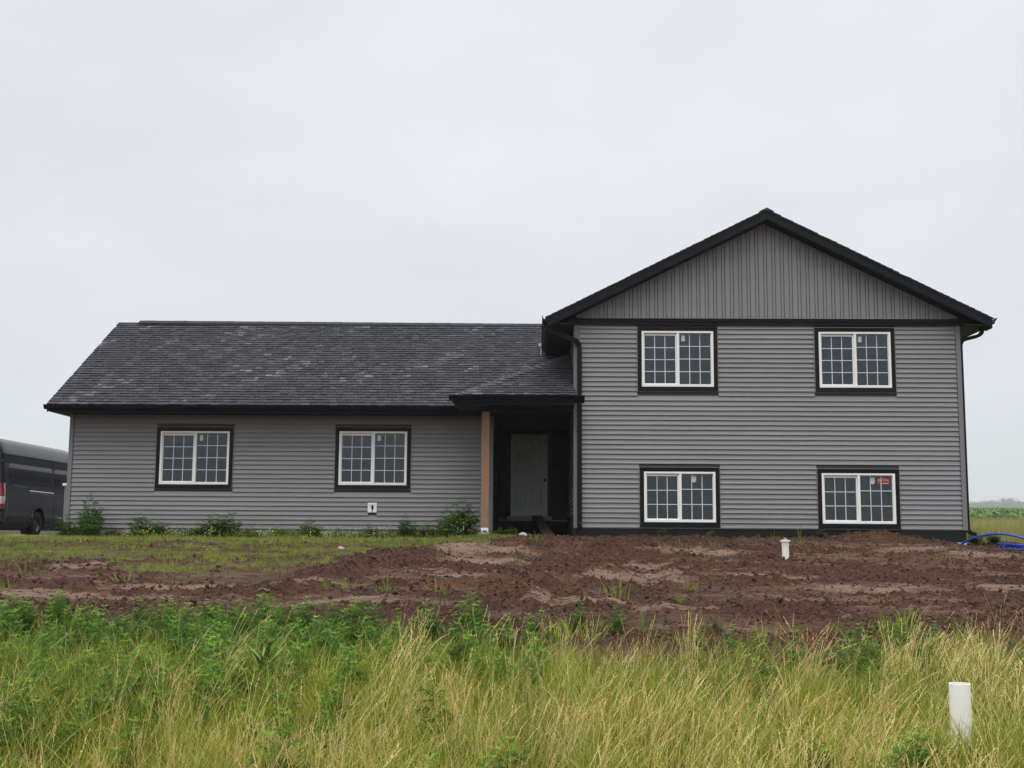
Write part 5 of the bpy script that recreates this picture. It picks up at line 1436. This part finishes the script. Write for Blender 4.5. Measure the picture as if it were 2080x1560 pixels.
WB += [(-9.25, 26.5, .6, .9, 'low weed in the gap right of the tall corner weeds'), (-7.7, 26.5, .6, .8, 'low weed just right of the middle of the first wing window'), (-7.3, 26.45, .7, .9, 'low weed under the first wing window, right part'),
       (-6.2, 26.5, .6, .8, 'low weed a step right of the upright weed between the wing windows'), (-5.6, 26.5, .55, .9, 'small weed midway between the wing windows'), (-4.3, 26.45, .6, .8, 'low weed below the left edge of the second wing window'),
       (-3.6, 26.45, .65, .9, 'low weed straight below the outlet box'), (-3.2, 26.5, .5, .8, 'small weed a step right of the outlet box'), (-2.35, 26.3, .7, .9, 'low bushy weed between the second wing window and the porch clump')]
for i, (x, y, s_, sz, lb_) in enumerate(WB):
    plant(x, y, BUSH[i % 5], s_ * (1.25 if y < 26 and x > 2 else 1.5), lb_, sz=sz, name='weed')
# upright grass clump by the foundation and a dead stalk
def single(name, mesh_, x, y, s_, label, cat):
    o = link(name, mesh_, None, (x, y, float(h(x, y)))); o.scale = (s_,) * 3; tag(o, label, cat)
M_BR1 = mat('broad_leaf', (.13, .22, .05), .5, .35); M_BR1.node_tree.nodes['Principled BSDF'].inputs['Specular IOR Level'].default_value = .3
tl = []; mb = MB(); r = random.Random(5)
for i in range(9): strip(mb, tl, (r.uniform(-.02, .02), r.uniform(-.02, .02), 0), r.uniform(0, 6.28), r.uniform(.2, .34), .016, .5, .1, 4, tipv=0)
single('grass_clump', mb.mesh('grass_clump', M_BR1), 5.40, 25.14, 1.0, 'upright grass clump against the black foundation between the ground level windows', 'grass')
mb = MB(); tl = []
for i in range(11):
    a_ = i * 2.4; strip(mb, tl, (0, 0, .02 + i * .02), a_, r.uniform(.26, .40), .060, .9, .15 + .02 * i, 6, face=a_ + 1.57, tipv=0)
x, y = G(535, 1425)
single('broad_leaved_weed', mb.mesh('broad_leaved_weed', M_BR1), x, y, .95, 'broad-leaved light green weed standing in the left foreground grass', 'weed')
mb = MB(); mb.tube([(0, 0, -.02), (.01, 0, .14), (-.005, 0, .26)], .006, 5)
for i in range(14):
    a_ = r.uniform(0, 6.28); z_ = r.uniform(.04, .25); mb.tube([(0, 0, z_), (.03 * math.cos(a_), .03 * math.sin(a_), z_ + .03)], .005, 4)
x, y = G(428, 1212)
single('dead_weed', mb.mesh('dead_weed', M_DEAD), x, y, 1.0, 'small dark dead weed stalk on the dirt below the lawn', 'weed')

# ------------------------------------------------------------------ beyond the house
V8 = [tuft(18, .35, .95, .012, .7, .25, M_MEAD, 500 + i, tipv=0, segs=3) for i in range(4)]
x, y, r = pts_in(7, 46, 29.5, 84, 7, 1010)
k = (x > y * .27 + .8) & (x < y * .60)
x, y = x[k], y[k]
put('meadow_grass', V8, x, y, r, .6, 1.2, .35 + .6 * (fbm(x * .25, y * .25, 391) - .35) + r.normal(0, .15, len(x)) + .25 * sst(40, 60, y) * (1 - sst(66, 76, y)), 'rough yellow-green meadow behind the right corner of the house', 'grass')
def cropbush(seed):
    r = random.Random(seed); mb = MB(); tl = []
    for i in range(26):
        x_, y_, z_ = r.gauss(0, .22), r.gauss(0, .22), r.uniform(.1, .62); s_ = r.uniform(.06, .12); th = r.uniform(0, 6.28); p_ = r.uniform(-.6, .6)
        c1, s1_ = math.cos(th) * s_, math.sin(th) * s_
        mb.add([(x_ - c1, y_ - s1_, z_), (x_ + s1_, y_ - c1, z_ + p_ * s_), (x_ + c1, y_ + s1_, z_), (x_ - s1_, y_ + c1, z_ - p_ * s_ + .03)], [(0, 1, 2, 3)])
    return mb.mesh('crop_plant', M_CROP)
V9 = [cropbush(i) for i in range(4)]
r = np.random.default_rng(1011)
yy = 76 + (400 - 76) * r.random(52000) ** .8; xx = yy * r.uniform(.28, .56, len(yy))
yy = np.round(yy / .9) * .9 + r.normal(0, .1, len(yy))
z = h(xx, yy); n = len(xx)
scatter('crop_field', V9, np.stack([xx, yy, z], 1), np.stack([np.zeros(n), np.zeros(n), r.uniform(0, 6.28, n)], 1), r.uniform(.9, 1.5, n) * (1 + yy / 500), np.clip(.3 + .6 * fbm(xx * .06, yy * .06, 395) + r.normal(0, .18, n), 0, 1), r.integers(0, 4, n), 'green crop field rising to the horizon', 'crop')
M_FARL = attr_mat('far_tree_leaf', (.025, .045, .018), (.06, .09, .03), .8, inst=True, trans=.2)
def fartree(seed):
    r = random.Random(seed); mb = MB(); H_ = r.uniform(11, 16); W_ = r.uniform(3.5, 5.5)
    mb.tube([(0, 0, -2), (0, 0, H_ * .5), (r.uniform(-.5, .5), 0, H_ * .8)], [.35, .25, .08], 6)
    blobs = [(r.gauss(0, W_ * .45), r.gauss(0, W_ * .45), H_ * r.uniform(.25, .92), r.uniform(1.2, 2.6)) for _ in range(16)]
    for (bx_, by_, bz_, br) in blobs:
        for i in range(34):
            u_ = Vector((r.gauss(0, 1), r.gauss(0, 1), r.gauss(0, 1))).normalized() * br * r.uniform(.6, 1.1); c = Vector((bx_, by_, bz_)) + u_; s_ = r.uniform(.25, .6)
            a_ = Vector((r.gauss(0, 1), r.gauss(0, 1), r.gauss(0, 1))).normalized() * s_; b2 = a_.cross(Vector((r.gauss(0, 1), r.gauss(0, 1), r.gauss(0, 1)))).normalized() * s_
            mb.add([c - a_, c + b2, c + a_, c - b2], [(0, 1, 2, 3)])
    return mb.mesh('far_tree', M_FARL)
V10 = [fartree(i) for i in range(6)]
r = np.random.default_rng(1012); n = 1900
xx = r.uniform(-300, 1700, n); yy = 1880 + r.uniform(-30, 90, n) + .03 * xx
s_ = 1.75 * r.uniform(.7, 1.15, n) * (.9 + .5 * (fbm(xx * .012, yy * 0, 397) - .4))
scatter('far_tree_line', V10, np.stack([xx, yy, h(xx, yy) + 1.0], 1), np.stack([np.zeros(n), np.zeros(n), r.uniform(0, 6.28, n)], 1), s_, r.random(n), r.integers(0, 6, n), 'distant wood fading into the mist beyond the field', 'trees')

# ------------------------------------------------------------------ mist
m = bpy.data.materials.new('mist'); m.use_nodes = True; t = m.node_tree
t.nodes.remove(t.nodes['Principled BSDF'])
pv = t.nodes.new('ShaderNodeVolumePrincipled'); pv.inputs['Color'].default_value = (.84, .89, .92, 1); pv.inputs['Density'].default_value = .00032; pv.inputs['Anisotropy'].default_value = .1
t.links.new(pv.outputs[0], t.nodes['Material Output'].inputs['Volume'])
HZ = MB().box(-2410, 2410, -1410, 2510, -5.0, 72.0).build('haze', m)
tag(HZ, 'thin pale mist lying over the whole field', kind='stuff')
